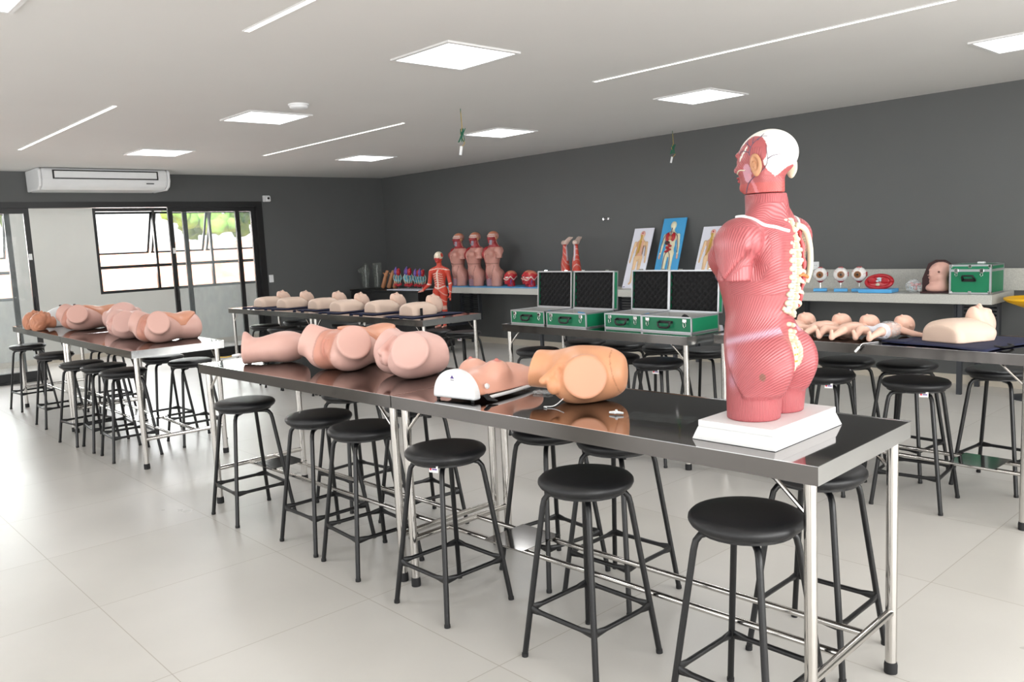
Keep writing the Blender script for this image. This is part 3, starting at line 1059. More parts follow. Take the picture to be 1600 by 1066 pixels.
def big_head_col(V):
    c = flatcol(V, (168, 86, 88))
    x, y, z = V.T
    z = z - 0.012
    ay = np.abs(y)
    wh = (z > 0.80 + 0.10 * (1 - sstep(x, -0.09, -0.02)) * 0 ) & (x < -0.028)
    wh = (x < -0.030 + 0.25 * (z - 0.80)) & (z > 0.762 + 0.75 * np.maximum(0, -0.05 - x) + 1.4 * np.maximum(0, x + 0.05))
    wh |= (z > 0.866) & (x < 0.062)
    tem = ((x - 0.006) / 0.050) ** 2 + ((z - 0.842) / 0.048) ** 2 < 1
    c = blend(c, (236, 234, 228), (wh & ~tem) * 1.0)
    c = blend(c, (236, 234, 228), 1.0 * ((np.abs(z - 0.866 + 0.9 * (x - 0.062)) < 0.006) & (x > 0.052) & (x < 0.082) & (ay > 0.02)))
    c = blend(c, (238, 234, 226), 1.0 * ((np.abs(z - 0.836 + 1.25 * (x - 0.047)) < 0.006) & (x > 0.028) & (x < 0.062) & (ay > 0.03)))
    c = blend(c, (205, 152, 168), 1.0 * ((((x - 0.032) / 0.016) ** 2 + ((z - 0.776) / 0.030) ** 2 < 1) & (ay > 0.03)))
    c = blend(c, (200, 90, 84), 0.6 * (z < 0.745))
    c = blend(c, (170, 60, 66), 0.8 * ((z < 0.768) & (z > 0.752) & (x > 0.08)))
    c = blend(c, PALE, 0.45 * ((np.abs(x - 0.012 - 0.45 * (z - 0.74)) < 0.006) & (z < 0.775)))
    return c


def big_head_fib(V):
    x, y, z = V.T
    f = np.where(z < 0.775, (x - 0.35 * z) * 1300, np.arctan2(x + 0.0, z - 0.76) * 60)
    f = np.where((z > 0.775) & (x < -0.028), 0, f)
    f = np.where(z > 0.866, 0, f)
    return f


hd = sdf_obj('head', big_head, (-0.125, -0.10, 0.715), (0.135, 0.10, 0.935), 0.0034, 'muscle', BIG, big_head_col, big_head_fib, (0, 0, ZB))
ear_mesh('ear', (-0.010, 0.075, 0.812), 1.06, 'earskin', hd, 1)
ear_mesh('ear', (-0.042, -0.078, 0.812), 1.2, 'bone', hd, -1)


def surf_path(f, pts, off=0.0005):
    """push points onto the zero level of f"""
    V = np.array(pts, float)
    for _ in range(8):
        e = 0.0008
        f0 = f(V)
        g = np.stack([(f(V + np.eye(3)[i] * e) - f0) / e for i in range(3)], -1)
        V = V - (np.clip(f0 - off, -0.01, 0.01) / ((g ** 2).sum(-1) + 1e-6))[:, None] * g
    return [tuple(v) for v in V]


def dense(pts, n=6):
    out = []
    P = [Vector(p) for p in pts]
    for i in range(len(P) - 1):
        p0 = P[max(i - 1, 0)]; p1 = P[i]; p2 = P[i + 1]; p3 = P[min(i + 2, len(P) - 1)]
        for k in range(n):
            t = k / n
            out.append(0.5 * ((2 * p1) + (p2 - p0) * t + (2 * p0 - 5 * p1 + 4 * p2 - p3) * t * t + (3 * p1 - p0 - 3 * p2 + p3) * t ** 3))
    out.append(P[-1])
    return out


bm = B()
for br in ([(0.055, 0.06, 0.725), (0.03, 0.07, 0.745), (-0.005, 0.078, 0.768), (-0.036, 0.074, 0.785), (-0.046, 0.074, 0.81), (-0.044, 0.074, 0.835), (-0.040, 0.07, 0.86)],
           [(-0.046, 0.074, 0.812), (-0.062, 0.066, 0.822), (-0.080, 0.05, 0.826)],
           [(0.018, 0.073, 0.83), (0.014, 0.072, 0.855), (0.0, 0.062, 0.872), (-0.02, 0.05, 0.882), (-0.035, 0.05, 0.882)],
           [(0.014, 0.07, 0.855), (0.03, 0.06, 0.868), (0.044, 0.05, 0.872)],
           [(0.02, 0.07, 0.84), (0.05, 0.06, 0.848), (0.064, 0.05, 0.84)],
           [(0.008, 0.066, 0.868), (0.012, 0.05, 0.888)], [(0.03, 0.062, 0.866), (0.036, 0.05, 0.884)], [(-0.008, 0.062, 0.874), (-0.022, 0.045, 0.893)]):
    pp = surf_path(big_head, dense([(a_, b_, c_ + 0.012 * (c_ > 0.74)) for a_, b_, c_ in br], 5))
    n_ = len(pp)
    tube(bm, pp, [0.0016 * (1 - 0.6 * i / n_) for i in range(n_)], 6)
obj('vein', bm, 'vein', hd, smooth='all')
obj('salivary_duct', tube(B(), surf_path(big_head, dense([(0.04, 0.062, 0.797), (0.06, 0.055, 0.800), (0.074, 0.045, 0.790)], 5), 0.001), 0.0022, 6), 'bone', hd, smooth='all')
bm = B()
for br in ([(0.092, 0.135, 0.53), (0.090, 0.14, 0.50), (0.082, 0.14, 0.465)], [(0.125, 0.10, 0.45), (0.138, 0.08, 0.462), (0.150, 0.05, 0.468)]):
    tube(bm, surf_path(muscle_trunk, dense(br, 5)), 0.0022, 6)
obj('vein', bm, 'vein', BIG, loc=(0, 0, ZB), smooth='all')
# collar strip: spine of the shoulder blade, on both sides
for s, m_ in ((1, 'bone'), (-1, 'bone')):
    p = surf_path(muscle_trunk, dense([(0.02, s * 0.150, 0.645), (-0.02, s * 0.142, 0.635), (-0.055, s * 0.105, 0.618), (-0.08, s * 0.06, 0.608), (-0.092, s * 0.022, 0.60)], 6), 0.001)
    n_ = len(p)
    obj('scapula_spine', tube(B(), p, [0.0085 if i < 5 else 0.0055 for i in range(n_)], 8), 'white', BIG, loc=(0, 0, ZB), smooth='all')
# edge of bone left and right of the opened back
p = dense([(-0.112, 0.016, 0.60), (-0.128, 0.014, 0.55), (-0.132, 0.013, 0.49), (-0.124, 0.012, 0.42), (-0.108, 0.014, 0.36)], 8)
p = [Vector(v) + Vector((0, 0.003 * math.sin(i * 1.7), 0)) for i, v in enumerate(p)]
# vertebral column
sp = dense([(-0.060, -0.010, 0.63), (-0.074, -0.010, 0.58), (-0.083, -0.010, 0.52), (-0.084, -0.010, 0.46), (-0.076, -0.010, 0.40), (-0.064, -0.010, 0.345)], 20)
col_root = None
nV = 12
for i in range(nV):
    q = sp[int(i * (len(sp) - 1) / (nV - 1))]
    bm = B()
    lathe(bm, [(0.0155, -0.0105), (0.0185, -0.008), (0.016, 0.0), (0.0185, 0.008), (0.0155, 0.0105)], 14, q)
    ellb(bm, (q.x - 0.020, q.y + 0.002, q.z - 0.008), (0.015, 0.006, 0.0115), 10)
    ellb(bm, (q.x - 0.008, q.y + 0.019, q.z + 0.002), (0.010, 0.017, 0.0095), 10)
    ellb(bm, (q.x - 0.008, q.y - 0.019, q.z + 0.002), (0.010, 0.017, 0.0095), 10)
    ellb(bm, (q.x - 0.014, q.y + 0.010, q.z - 0.004), (0.008, 0.006, 0.008), 8)
    ellb(bm, (q.x - 0.014, q.y - 0.008, q.z - 0.004), (0.008, 0.006, 0.008), 8)
    v = obj('vertebra', bm, 'bone', BIG, loc=(0, 0, ZB), smooth='all')
    if i < nV - 1:
        obj('spinal_disc', lathe(B(), [(0.018, -0.0165), (0.0195, -0.0125), (0.018, -0.0085)], 14, q), 'disc', v, smooth='all')
# ribs and muscle slips on the opened right side
for i in range(8):
    z = 0.605 - i * 0.034
    zz = sp[min(len(sp) - 1, int((i + 0.6) * len(sp) / 9))]
    w = 0.055 + 0.02 * math.sin((i + 1) / 9 * math.pi)
    pts = dense([(zz.x + 0.002, -0.020, z), (zz.x - 0.008, -0.042, z + 0.004), (zz.x - 0.006, -0.045 - w * 0.45, z - 0.006), (zz.x + 0.030, -0.045 - w, z - 0.024)], 6)
    obj('rib', tube(B(), pts, 0.0062, 8, flat=[(0.8, 1.15)] * len(pts)), 'bone', BIG, loc=(0, 0, ZB), smooth='all')
bm = B()
for k in range(2):
    pts = [(q.x + 0.0 - 0.010 * k, -0.036 - 0.030 * k - 0.003 * math.sin(j * 1.3), q.z) for j, q in enumerate(sp[8:-4:4])]
    tube(bm, pts, [0.006 + 0.0025 * math.sin(j * 1.4) for j in range(len(pts))], 8)
obj('back_muscle_slip', bm, 'redpaint', BIG, loc=(0, 0, ZB), smooth='all')
obj('shoulder_blade_edge', tube(B(), dense([(-0.085, -0.030, 0.618), (-0.098, -0.070, 0.600), (-0.100, -0.098, 0.54), (-0.092, -0.112, 0.47), (-0.080, -0.110, 0.43)], 8), 0.0095, 10), 'bone', BIG, loc=(0, 0, ZB), smooth='all')
obj('nerve_strip', tube(B(), dense([(-0.100, -0.024, 0.455), (-0.105, -0.04, 0.458), (-0.108, -0.066, 0.448)], 5), [0.005] * 11, 8), mat('orange cut edge', (214, 118, 60), 0.4, noise=0.05), BIG, loc=(0, 0, ZB), smooth='all')
# lumbar part and sacrum in the lower opening
for i in range(4):
    q = Vector((-0.070 - 0.004 * i, -0.004, 0.300 - i * 0.021))
    bm = B()
    ellb(bm, q, (0.017, 0.017, 0.0085), 12)
    ellb(bm, q + Vector((-0.016, 0, -0.002)), (0.012, 0.005, 0.008), 8)
    obj('vertebra', bm, 'bone', BIG, loc=(0, 0, ZB), smooth='all')
    bm = B()
bm = B()
prism(bm, [(-0.026, 0.238), (0.024, 0.238), (0.016, 0.19), (0.0, 0.145), (-0.016, 0.19)], -0.100, -0.070, 'YZ')
obj('sacrum', bm, 'bone', BIG, loc=(0, 0, ZB), bevel=0.006, seg=3)
bm = B()
for k in range(3):
    for s in (-1, 1):
        ellb(bm, (-0.1005, s * 0.009 * (1 - k * 0.25), 0.226 - k * 0.022), (0.003, 0.0035, 0.0035), 6)
obj('sacral_mark', bm, 'nerve', BIG, loc=(0, 0, ZB))
# cut rib margin above the flank
obj('rib', tube(B(), surf_path(muscle_trunk, dense([(-0.075, 0.03, 0.355), (-0.09, -0.0, 0.34), (-0.09, -0.05, 0.33), (-0.07, -0.09, 0.325)], 6), 0.002), 0.0075, 8), 'bone', BIG, loc=(0, 0, ZB), smooth='all')

# ------------------------------------------------------------------ pelvis and trunk practice models
PINK = (226, 180, 168)
PINK2 = (224, 172, 160)


TD = Vector((0.82, -0.44, 0.36)).normalized()
OFF = {'f': 0.150, 'm': 0.105}


def pelvis_sdf(P, waist=0.22, sex='f', chest=False):
    TE = Vector((0.085, -0.045, 0.120)) + TD * OFF[sex]
    a = P.copy()
    a[:, 0] = np.abs(P[:, 0])
    d = ell(P, (0, 0.02, 0.108), (0.155, 0.13, 0.106))
    # buttocks resting on the table
    d = U(0.04, d, ell(a, (0.092, -0.050, 0.088), (0.098, 0.125, 0.088)))
    d = U(0.030, d, cap(a, (0.085, -0.040, 0.118), tuple(TE + TD * 0.04), 0.104, 0.091))
    d = smax(d, plane(a, TE, TD), 0.012)
    d = U(0.07, d, cap(P, (0, 0.05, 0.108), (0, waist - 0.02, 0.100), 0.100, 0.094, 1.25, 1, 1))
    if chest:
        d = U(0.07, d, ell(P, (0, waist + 0.0, 0.10), (0.145, 0.13, 0.10)))
    d = smax(d, plane(P, (0, waist + 0.05, 0), (0, 1, 0.05)), 0.022)
    # cleft
    d = smax(d, -cap(P, (0, -0.185, 0.02), (0, -0.170, 0.10), 0.026, 0.020), 0.035)
    d = U(0.03, d, ell(P, (0, -0.06, 0.12), (0.07, 0.085, 0.095)))
    if sex == 'm':
        d = U(0.010, d, cap(P, (0.0, -0.105, 0.205), (-0.004, -0.178, 0.140), 0.018, 0.018))
        d = U(0.010, d, ell(a, (0.020, -0.155, 0.108), (0.024, 0.030, 0.040)))
    else:
        d = U(0.012, d, ell(a, (0.014, -0.132, 0.13), (0.016, 0.026, 0.055)))
        d = smax(d, -ell(P, (0, -0.165, 0.13), (0.005, 0.02, 0.035)), 0.006)
    d = smax(d, -ell(P, (0, 0.10, 0.212), (0.009, 0.009, 0.020)), 0.008)
    return smax(d, -plane(P, (0, 0, 0.0), (0, 0, 1)), 0.006)


def pelvis_col(V, base=PINK, insert=True, disc=(236, 194, 182), sex='f'):
    TE = Vector((0.085, -0.045, 0.120)) + TD * OFF[sex]
    c = flatcol(V, base)
    x, y, z = V.T
    ax = np.abs(x)
    if insert:
        m_ = sstep(0.072 - ax, 0.0, 0.003) * sstep(0.0 - y, 0.0, 0.01)
        c = blend(c, (208, 142, 120), 0.8 * m_)
        c = blend(c, (150, 96, 84), 0.5 * ((np.abs(ax - 0.073) < 0.0028) & (y < 0)))
    c = blend(c, (200, 124, 108), 0.35 * np.exp(-((ax / 0.03) ** 2 + ((y + 0.15) / 0.03) ** 2)))
    a = V.copy()
    a[:, 0] = ax
    c = blend(c, disc, 0.9 * (plane(a, TE, TD) > -0.004))
    return c


def lid_sdf(P, f, y0=0.03, y1=0.33, w=0.10):
    """tan belly cover that sits on the front of a trunk: a shell slightly proud of f"""
    yc = (y0 + y1) / 2
    e = ((P[:, 0] / w) ** 2 + ((P[:, 1] - yc) / ((y1 - y0) / 2)) ** 2) ** 0.5
    lim = (e - 1) * w * 0.7
    d = np.maximum(f(P) - 0.012, -(f(P) + 0.004))
    d = smax(d, lim, 0.006)
    return smax(d, -(P[:, 2] - 0.12), 0.004)


def make_pelvis(name, waist, sex, m, base, label, loc, rz, lid=False, insert=True, chest=False, group='pink pelvis practice models'):
    t = thing(name, label, 'anatomical model', loc, rz, group)
    f = lambda P: pelvis_sdf(P, waist, sex, chest=chest)
    col = lambda V: pelvis_col(V, base, insert, tuple(v - 6 for v in base), sex)
    sdf_obj('body', f, (-0.34, -0.30, -0.01), (0.34, waist + 0.09, 0.26), 0.0075, m, t, col)
    if lid:
        sdf_obj('abdomen_cover', lambda P: lid_sdf(P, f, -0.02, waist + 0.05, 0.128), (-0.16, -0.06, 0.10), (0.16, waist + 0.10, 0.26), 0.005, 'skin', t, (224, 158, 128))
    return t


F_LID = make_pelvis('pelvis_model', 0.31, 'f', 'skin', PINK, 'pink trunk model with tan belly cover, on table left of front one',
                    (8.40, -6.06, TH + 0.001), R(9), lid=True, chest=True)
M_PEL = make_pelvis('pelvis_model', 0.12, 'm', 'skin', (228, 184, 174), 'pink male pelvis model with navel, next to the white-ended breast model',
                    (8.955, -5.99, TH + 0.001), R(-14), insert=False)
for nm_, ch in (('f', F_LID), ('m', M_PEL)):
    pass


def injection_sdf(P):
    """one-sided hip model lying with a flat oval cut face on -X"""
    d = cap(P, (-0.23, 0, 0.085), (-0.09, 0.0, 0.082), 0.088, 0.072, 1, 1.15, 1.0)
    d = U(0.02, d, ell(P, (-0.20, 0.0, 0.115), (0.045, 0.075, 0.085)))
    d = U(0.05, d, ell(P, (0.04, 0.01, 0.095), (0.15, 0.13, 0.095)))
    d = smax(d, plane(P, (-0.215, 0, 0), (-1, -0.12, 0.05)), 0.010)
    d = smax(d, plane(P, (0.17, 0, 0), (1, 0, 0)), 0.016)
    d = smax(d, -cap(P, (-0.145, 0.0, 0.19), (-0.15, -0.1, 0.15), 0.014, 0.02), 0.03)
    return smax(d, -plane(P, (0, 0, 0), (0, 0, 1)), 0.006)


t = thing('hip_model', 'small pink hip model with catheter, leftmost thing on the front tables', 'anatomical model', (7.785, -6.155, TH + 0.001), R(48))
sdf_obj('body', injection_sdf, (-0.28, -0.17, -0.01), (0.21, 0.18, 0.24), 0.0075, 'skin', t, lambda V: blend(flatcol(V, PINK), (232, 178, 168), 0.5 * (V[:, 0] < -0.2)))
obj('catheter', tube(B(), [(-0.205, -0.02, 0.06), (-0.24, -0.025, 0.062), (-0.275, -0.03, 0.058)], [0.006, 0.010, 0.007], 10), 'white', t, smooth='all')
obj('catheter_tube', tube(B(), [(-0.275, -0.03, 0.058), (-0.31, -0.035, 0.052), (-0.345, -0.04, 0.055)], 0.0035, 8), 'nerve', t, smooth='all')

# breast model on its white shell
def breast_sdf(P):
    a = P.copy()
    a[:, 0] = np.abs(P[:, 0])
    d = smax(ell(P, (0, 0.05, 0.0), (0.135, 0.36, 0.125)), plane(P, (0, -0.16, 0), (0, -1, 0)), 0.012)
    d = U(0.03, d, ell(a, (0.105, 0.20, 0.05), (0.055, 0.09, 0.045)))
    d = U(0.03, d, ell(a, (0.068, 0.012, 0.090), (0.062, 0.072, 0.064)))
    d = U(0.004, d, ell(a, (0.077, 0.010, 0.154), (0.009, 0.009, 0.008)))
    d = smax(d, plane(P, (0, 0.25, 0), (0, 1, 0)), 0.02)
    d = smax(d, -cap(P, (0, 0.30, 0.10), (0, 0.24, 0.13), 0.05, 0.03), 0.03)
    return smax(d, -plane(P, (0, 0, 0.022), (0, 0, 1)), 0.005)


def breast_col(V):
    c = flatcol(V, (228, 172, 152))
    a = np.abs(V[:, 0])
    r = np.sqrt((a - 0.077) ** 2 + (V[:, 1] - 0.012) ** 2)
    c = blend(c, (202, 120, 112), 0.9 * (1 - sstep(r, 0.015, 0.026)) * (V[:, 2] > 0.13))
    c = blend(c, (222, 160, 130), 0.6 * (V[:, 1] < -0.12))
    return c


t = thing('breast_model', 'female breast model with a white end plate on the front table', 'anatomical model', (9.66, -6.13, TH + 0.001), R(8))
sdf_obj('skin', breast_sdf, (-0.18, -0.18, 0.0), (0.18, 0.28, 0.19), 0.0055, 'skin', t, breast_col)
pts = [(0.122 * math.cos(a), 0.126 * math.sin(a) ** 0.9 + 0.010) for a in [math.pi * k / 22 for k in range(23)]]
bm = prism(B(), pts, -0.198, -0.152, 'XZ')
e_ = obj('end_plate', bm, 'white', t, bevel=0.010, seg=3)
obj('printed_logo', prism(B(), [(0.0, 0.112), (0.011, 0.098), (-0.011, 0.098)], -0.1990, -0.1982, 'XZ'), 'logo', e_)
obj('printed_line', box(B(), -0.010, 0.010, -0.1988, -0.1982, 0.090, 0.0925), 'vein', e_)
bm = B()
for px_ in (-0.100, 0.100):
    tube(bm, [(px_, -0.185, 0.02), (px_, -0.185, 0.0008)], 0.008, 10)
obj('foot_stud', bm, 'rubber', t)
obj('side_rail', tube(B(), dense([(0.150, -0.15, 0.018), (0.150, 0.0, 0.017), (0.14, 0.12, 0.017), (0.12, 0.25, 0.017)], 4), 0.008, 8), 'white', t, smooth='all')
for px_, py_ in ((0.128, -0.12), (-0.128, -0.12)):
    zz_ = 0.062
    bn = obj('snap_button', lathe(B(), [(0.001, 0.008), (0.008, 0.008), (0.012, 0.004), (0.012, -0.004)], 16), 'tagwhite', t, loc=(px_ * 1.0, py_, zz_), rot=(R(-10), R(62) if px_ > 0 else R(-62), 0), smooth=True)
obj('strap', tube(B(), [(0.145, -0.15, 0.03), (0.165, -0.15, 0.014), (0.20, -0.14, 0.008)], [0.018, 0.016, 0.006], 8, flat=[(1, 0.4)] * 3), 'rubber', t, smooth=True)

# the orange pelvis lying on its side
ORG = (230, 166, 126)


def orange_sdf(P):
    d = ell(P, (0.02, 0.0, 0.115), (0.135, 0.13, 0.115))
    d = U(0.05, d, ell(P, (0.115, 0.03, 0.112), (0.105, 0.12, 0.105)))
    d = U(0.05, d, ell(P, (0.01, -0.02, 0.085), (0.10, 0.12, 0.083)))
    # far thigh, up and to the left
    d = U(0.045, d, cap(P, (0.0, 0.05, 0.115), (-0.26, 0.03, 0.135), 0.085, 0.078))
    d = smax(d, plane(P, (-0.195, 0.03, 0.14), (-0.96, 0.0, 0.22)), 0.012)
    # near thigh stump facing the viewer
    nd = Vector((0.30, -0.92, 0.18)).normalized()
    e = Vector((0.065, -0.125, 0.118))
    d = U(0.020, d, cap(P, (0.04, -0.03, 0.11), tuple(e + nd * 0.04), 0.095, 0.085))
    d = smax(d, plane(P, e + nd * 0.012, nd), 0.010)
    # hips' round closed end
    d = smax(d, plane(P, (0.205, 0.03, 0.11), (1, 0.1, 0)), 0.02)
    d = smax(d, -cap(P, (-0.085, -0.16, 0.03), (-0.04, -0.12, 0.16), 0.012, 0.016), 0.03)
    # genitals
    d = U(0.010, d, cap(P, (-0.055, -0.085, 0.150), (-0.105, -0.135, 0.105), 0.018, 0.016))
    d = U(0.010, d, ell(P, (-0.065, -0.118, 0.085), (0.030, 0.028, 0.038)))
    d = U(0.010, d, ell(P, (-0.045, -0.105, 0.125), (0.018, 0.024, 0.030)))
    return smax(d, -plane(P, (0, 0, 0), (0, 0, 1)), 0.006)


def orange_col(V):
    c = flatcol(V, ORG)
    nd = Vector((0.30, -0.92, 0.18)).normalized()
    e = Vector((0.065, -0.125, 0.118))
    c = blend(c, (228, 166, 134), 0.9 * (plane(V, e + nd * 0.012, nd) > -0.003))
    s = np.abs(V[:, 0] - 0.165 - 0.02 * np.cos(V[:, 2] * 12)) < 0.0016
    c = blend(c, (170, 104, 70), 0.6 * s)
    c = blend(c, (226, 156, 112), 0.5 * np.exp(-(((V[:, 0] + 0.07) / 0.03) ** 2 + ((V[:, 1] + 0.12) / 0.04) ** 2)))
    return c


t = thing('pelvis_model', 'orange-skinned pelvis model lying on its side on the front table', 'anatomical model', (10.13, -6.02, TH + 0.001), R(28))
sdf_obj('body', orange_sdf, (-0.27, -0.23, -0.01), (0.25, 0.19, 0.25), 0.0055, 'skin', t, orange_col)
obj('tube', tube(B(), dense([(-0.03, -0.10, 0.03), (-0.06, -0.14, 0.006), (-0.10, -0.15, 0.003), (-0.085, -0.165, 0.003)], 6), 0.0022, 6), 'white', t, smooth='all')
t = thing('plastic_valve', 'small white plastic valve lying in front of the orange pelvis', 'valve', (10.435, -6.136, TH + 0.001), R(20))
obj('body', tube(B(), [(-0.028, 0, 0.006), (-0.01, 0, 0.007), (0.01, 0, 0.007), (0.028, 0, 0.006)], [0.004, 0.006, 0.006, 0.004], 8), 'white', t, smooth=True)
obj('wing', tube(B(), [(0, -0.016, 0.007), (0, 0.016, 0.007)], 0.005, 8, flat=[(1, 0.6)] * 2), 'white', t, smooth=True)
obj('cap', tube(B(), [(0.0, 0, 0.007), (0.0, 0, 0.018)], 0.005, 8), 'white', t, smooth=True)
bm = B()
g_ = [[bm.verts.new((i * 0.03, j * 0.025, 0.003 + 0.004 * abs(math.sin(i * 1.3 + j * 2.1)))) for j in range(6)] for i in range(10)]
for i in range(9):
    for j in range(5):
        bm.faces.new((g_[i][j], g_[i + 1][j], g_[i + 1][j + 1], g_[i][j + 1]))
tag(obj('plastic_bag', bm, film('clear flat bag', (190, 205, 205), 0.06, 0.05), loc=(10.50, -6.20, TH + 0.001), rot=(0, 0, R(12)), smooth='all'),
    'flat clear plastic bag between the orange pelvis and the white base', 'plastic bag')
tag(obj('clear_pad', prism(B(), [(0.0, 0.0), (0.08, 0.01), (0.085, 0.04), (0.03, 0.06), (-0.01, 0.03)], 0.0008, 0.012, 'XY'), 'clear', loc=(9.86, -6.02, TH), rot=(0, 0, R(10)), bevel=0.004),
    'small clear plastic pad between breast model and orange pelvis', 'plastic pad')

# left tables
copy_thing(F_LID, (5.65, -6.10, TH + 0.001), R(6), 'nearest pink trunk model with belly cover, right end of left tables', scale=(1, 0.86, 1))
copy_thing(M_PEL, (5.02, -6.10, TH + 0.001), R(-6), 'pink pelvis between two belly-cover trunks, on the left tables')
copy_thing(F_LID, (3.56, -6.08, TH + 0.001), R(2), 'pink trunk model with belly cover beside the two brown heads')
k_ = copy_thing(M_PEL, (4.14, -5.87, TH + 0.07), R(40), 'pink pelvis tipped up behind the others, highest on the left tables', scale=(0.82, 0.82, 0.82))
k_.rotation_euler = (R(42), R(4), R(-100))


def lying_head(P):
    Q = np.stack([P[:, 2] - 0.0, P[:, 0], -P[:, 1]], -1)      # face up, crown towards -Y
    return Q


def brown_head_sdf(P):
    # crown to the viewer (-Y), face up (+Z)
    Q = np.stack([P[:, 2] - 0.085, P[:, 0], -(P[:, 1])], -1)
    d = head_sdf(Q, (0, 0, 0), 1.0)
    d = U(0.02, d, cap(P, (0, 0.05, 0.075), (0, 0.14, 0.07), 0.052, 0.06))
    d = d - 0.0022 * np.sin(P[:, 0] * 260 + 3.5 * np.sin(P[:, 2] * 55)) * sstep(-P[:, 1], -0.03, 0.02) * sstep(0.155 - P[:, 2], 0.0, 0.05)
    d = smax(d, plane(P, (0, 0.14, 0), (0, 1, 0)), 0.008)
    return smax(d, -plane(P, (0, 0, 0), (0, 0, 1)), 0.003)


hd_ = thing('head_model', 'brown manikin head with moulded hair, at far left table end', 'anatomical model', (2.86, -6.37, TH + 0.002), R(20), 'brown manikin heads')
sdf_obj('head', brown_head_sdf, (-0.10, -0.13, -0.01), (0.10, 0.16, 0.21), 0.0055, 'hair', hd_)
copy_thing(hd_, (3.16, -6.37, TH + 0.002), R(14), 'brown manikin head with moulded hair, beside the belly-cover trunk')
t = thing('chest_shell', 'white chest shell with small buttons behind the brown heads', 'anatomical model', (2.72, -5.97, TH + 0.001), R(58))
sdf_obj('shell', lambda P: smax(ell(P, (0, 0, 0.03), (0.29, 0.17, 0.185)), -plane(P, (0, 0, 0), (0, 0, 1)), 0.006), (-0.31, -0.19, -0.01), (0.31, 0.19, 0.24), 0.010, 'white', t)
for px_ in (-0.08, 0.06):
    obj('button', lathe(B(), [(0.014, 0.0), (0.014, 0.010), (0.006, 0.014), (0.001, 0.014)], 12, (px_, -0.02, 0.207)), 'maroon', t, smooth=True)

# ------------------------------------------------------------------ resuscitation manikins
CPR = (228, 202, 184)


def cpr_trunk(P):
    w = 0.128 + 0.032 * sstep(P[:, 1], 0.05, 0.24)
    q = P.copy()
    q[:, 0] = P[:, 0] * 0.135 / w
    q[:, 2] = P[:, 2] + 0.028 * sstep(P[:, 1], 0.20, 0.33)
    q[:, 0] = q[:, 0] * (1 + 1.0 * np.clip(P[:, 2], 0, 0.2))
    d = rbox(q, (0, 0.14, 0.015), 0.135, 0.145, 0.092, 0.062)
    d = U(0.03, d, ell(P, (0, 0.13, 0.060), (0.10, 0.15, 0.058)))
    a = P.copy()
    a[:, 0] = np.abs(P[:, 0])
    d = U(0.03, d, ell(a, (0.112, 0.235, 0.040), (0.052, 0.055, 0.040)))
    d = U(0.03, d, cap(P, (0, 0.25, 0.058), (0, 0.32, 0.066), 0.052, 0.046))
    d = smax(d, plane(P, (0, 0.0, 0), (0, -1, 0)), 0.010)
    return smax(d, -plane(P, (0, 0, 0), (0, 0, 1)), 0.004)


def cpr_head(P):
    # crown away (+Y), face up, tipped back a little
    Q = np.stack([P[:, 2] - 0.076, P[:, 0], (P[:, 1] - 0.375)], -1)
    a = R(8)
    Q = np.stack([Q[:, 0] * math.cos(a) + Q[:, 2] * math.sin(a), Q[:, 1], -Q[:, 0] * math.sin(a) + Q[:, 2] * math.cos(a)], -1)
    return smax(head_sdf(Q, (0, 0, 0), 0.94), -plane(P, (0, 0, 0), (0, 0, 1)), 0.004)


def make_cpr(label, loc, rz):
    t = thing('cpr_manikin', label, 'manikin', loc, rz, 'cream resuscitation manikins')
    def tc(V):
        c = flatcol(V, CPR)
        return blend(c, (206, 180, 162), 0.55 * (V[:, 1] < 0.004))
    sdf_obj('trunk', cpr_trunk, (-0.20, -0.02, -0.01), (0.20, 0.40, 0.17), 0.0065, 'cpr', t, tc)
    h = sdf_obj('head', cpr_head, (-0.10, 0.25, -0.01), (0.10, 0.50, 0.21), 0.0050, 'cpr', t,
                lambda V: blend(flatcol(V, (232, 200, 182)), (196, 140, 124), 0.6 * ((np.abs(V[:, 0]) < 0.022) & (V[:, 1] < 0.328) & (V[:, 1] > 0.310) & (V[:, 2] > 0.145))))
    return t


ZM = TH + 0.012
CP = make_cpr('large cream resuscitation manikin beside the baby dolls, at the right', (10.725, -3.755, ZM), R(-14))
CPS = [(6.0, -3.93, R(4), 'cream manikin nearest the right end of the manikin tables, with black strap'),
       (5.28, -3.86, R(3), 'cream manikin second from the right end of the manikin tables'),
       (4.72, -3.93, R(6), 'cream manikin third from the right end of the manikin tables'),
       (4.08, -3.84, R(2), 'cream manikin fourth from the right end of the manikin tables'),
       (3.42, -3.88, R(5), 'cream manikin fifth from the right end of the manikin tables'),
       (2.90, -3.92, R(4), 'cream manikin closest to the glass doors')]
for i, (x, y, rz, lab) in enumerate(CPS):
    m_ = copy_thing(CP, (x, y, ZM), rz, lab)
    if i == 0:
        obj('strap', box(B(), 0.148, 0.152, 0.055, 0.085, -0.005, 0.07), 'rubber', m_)


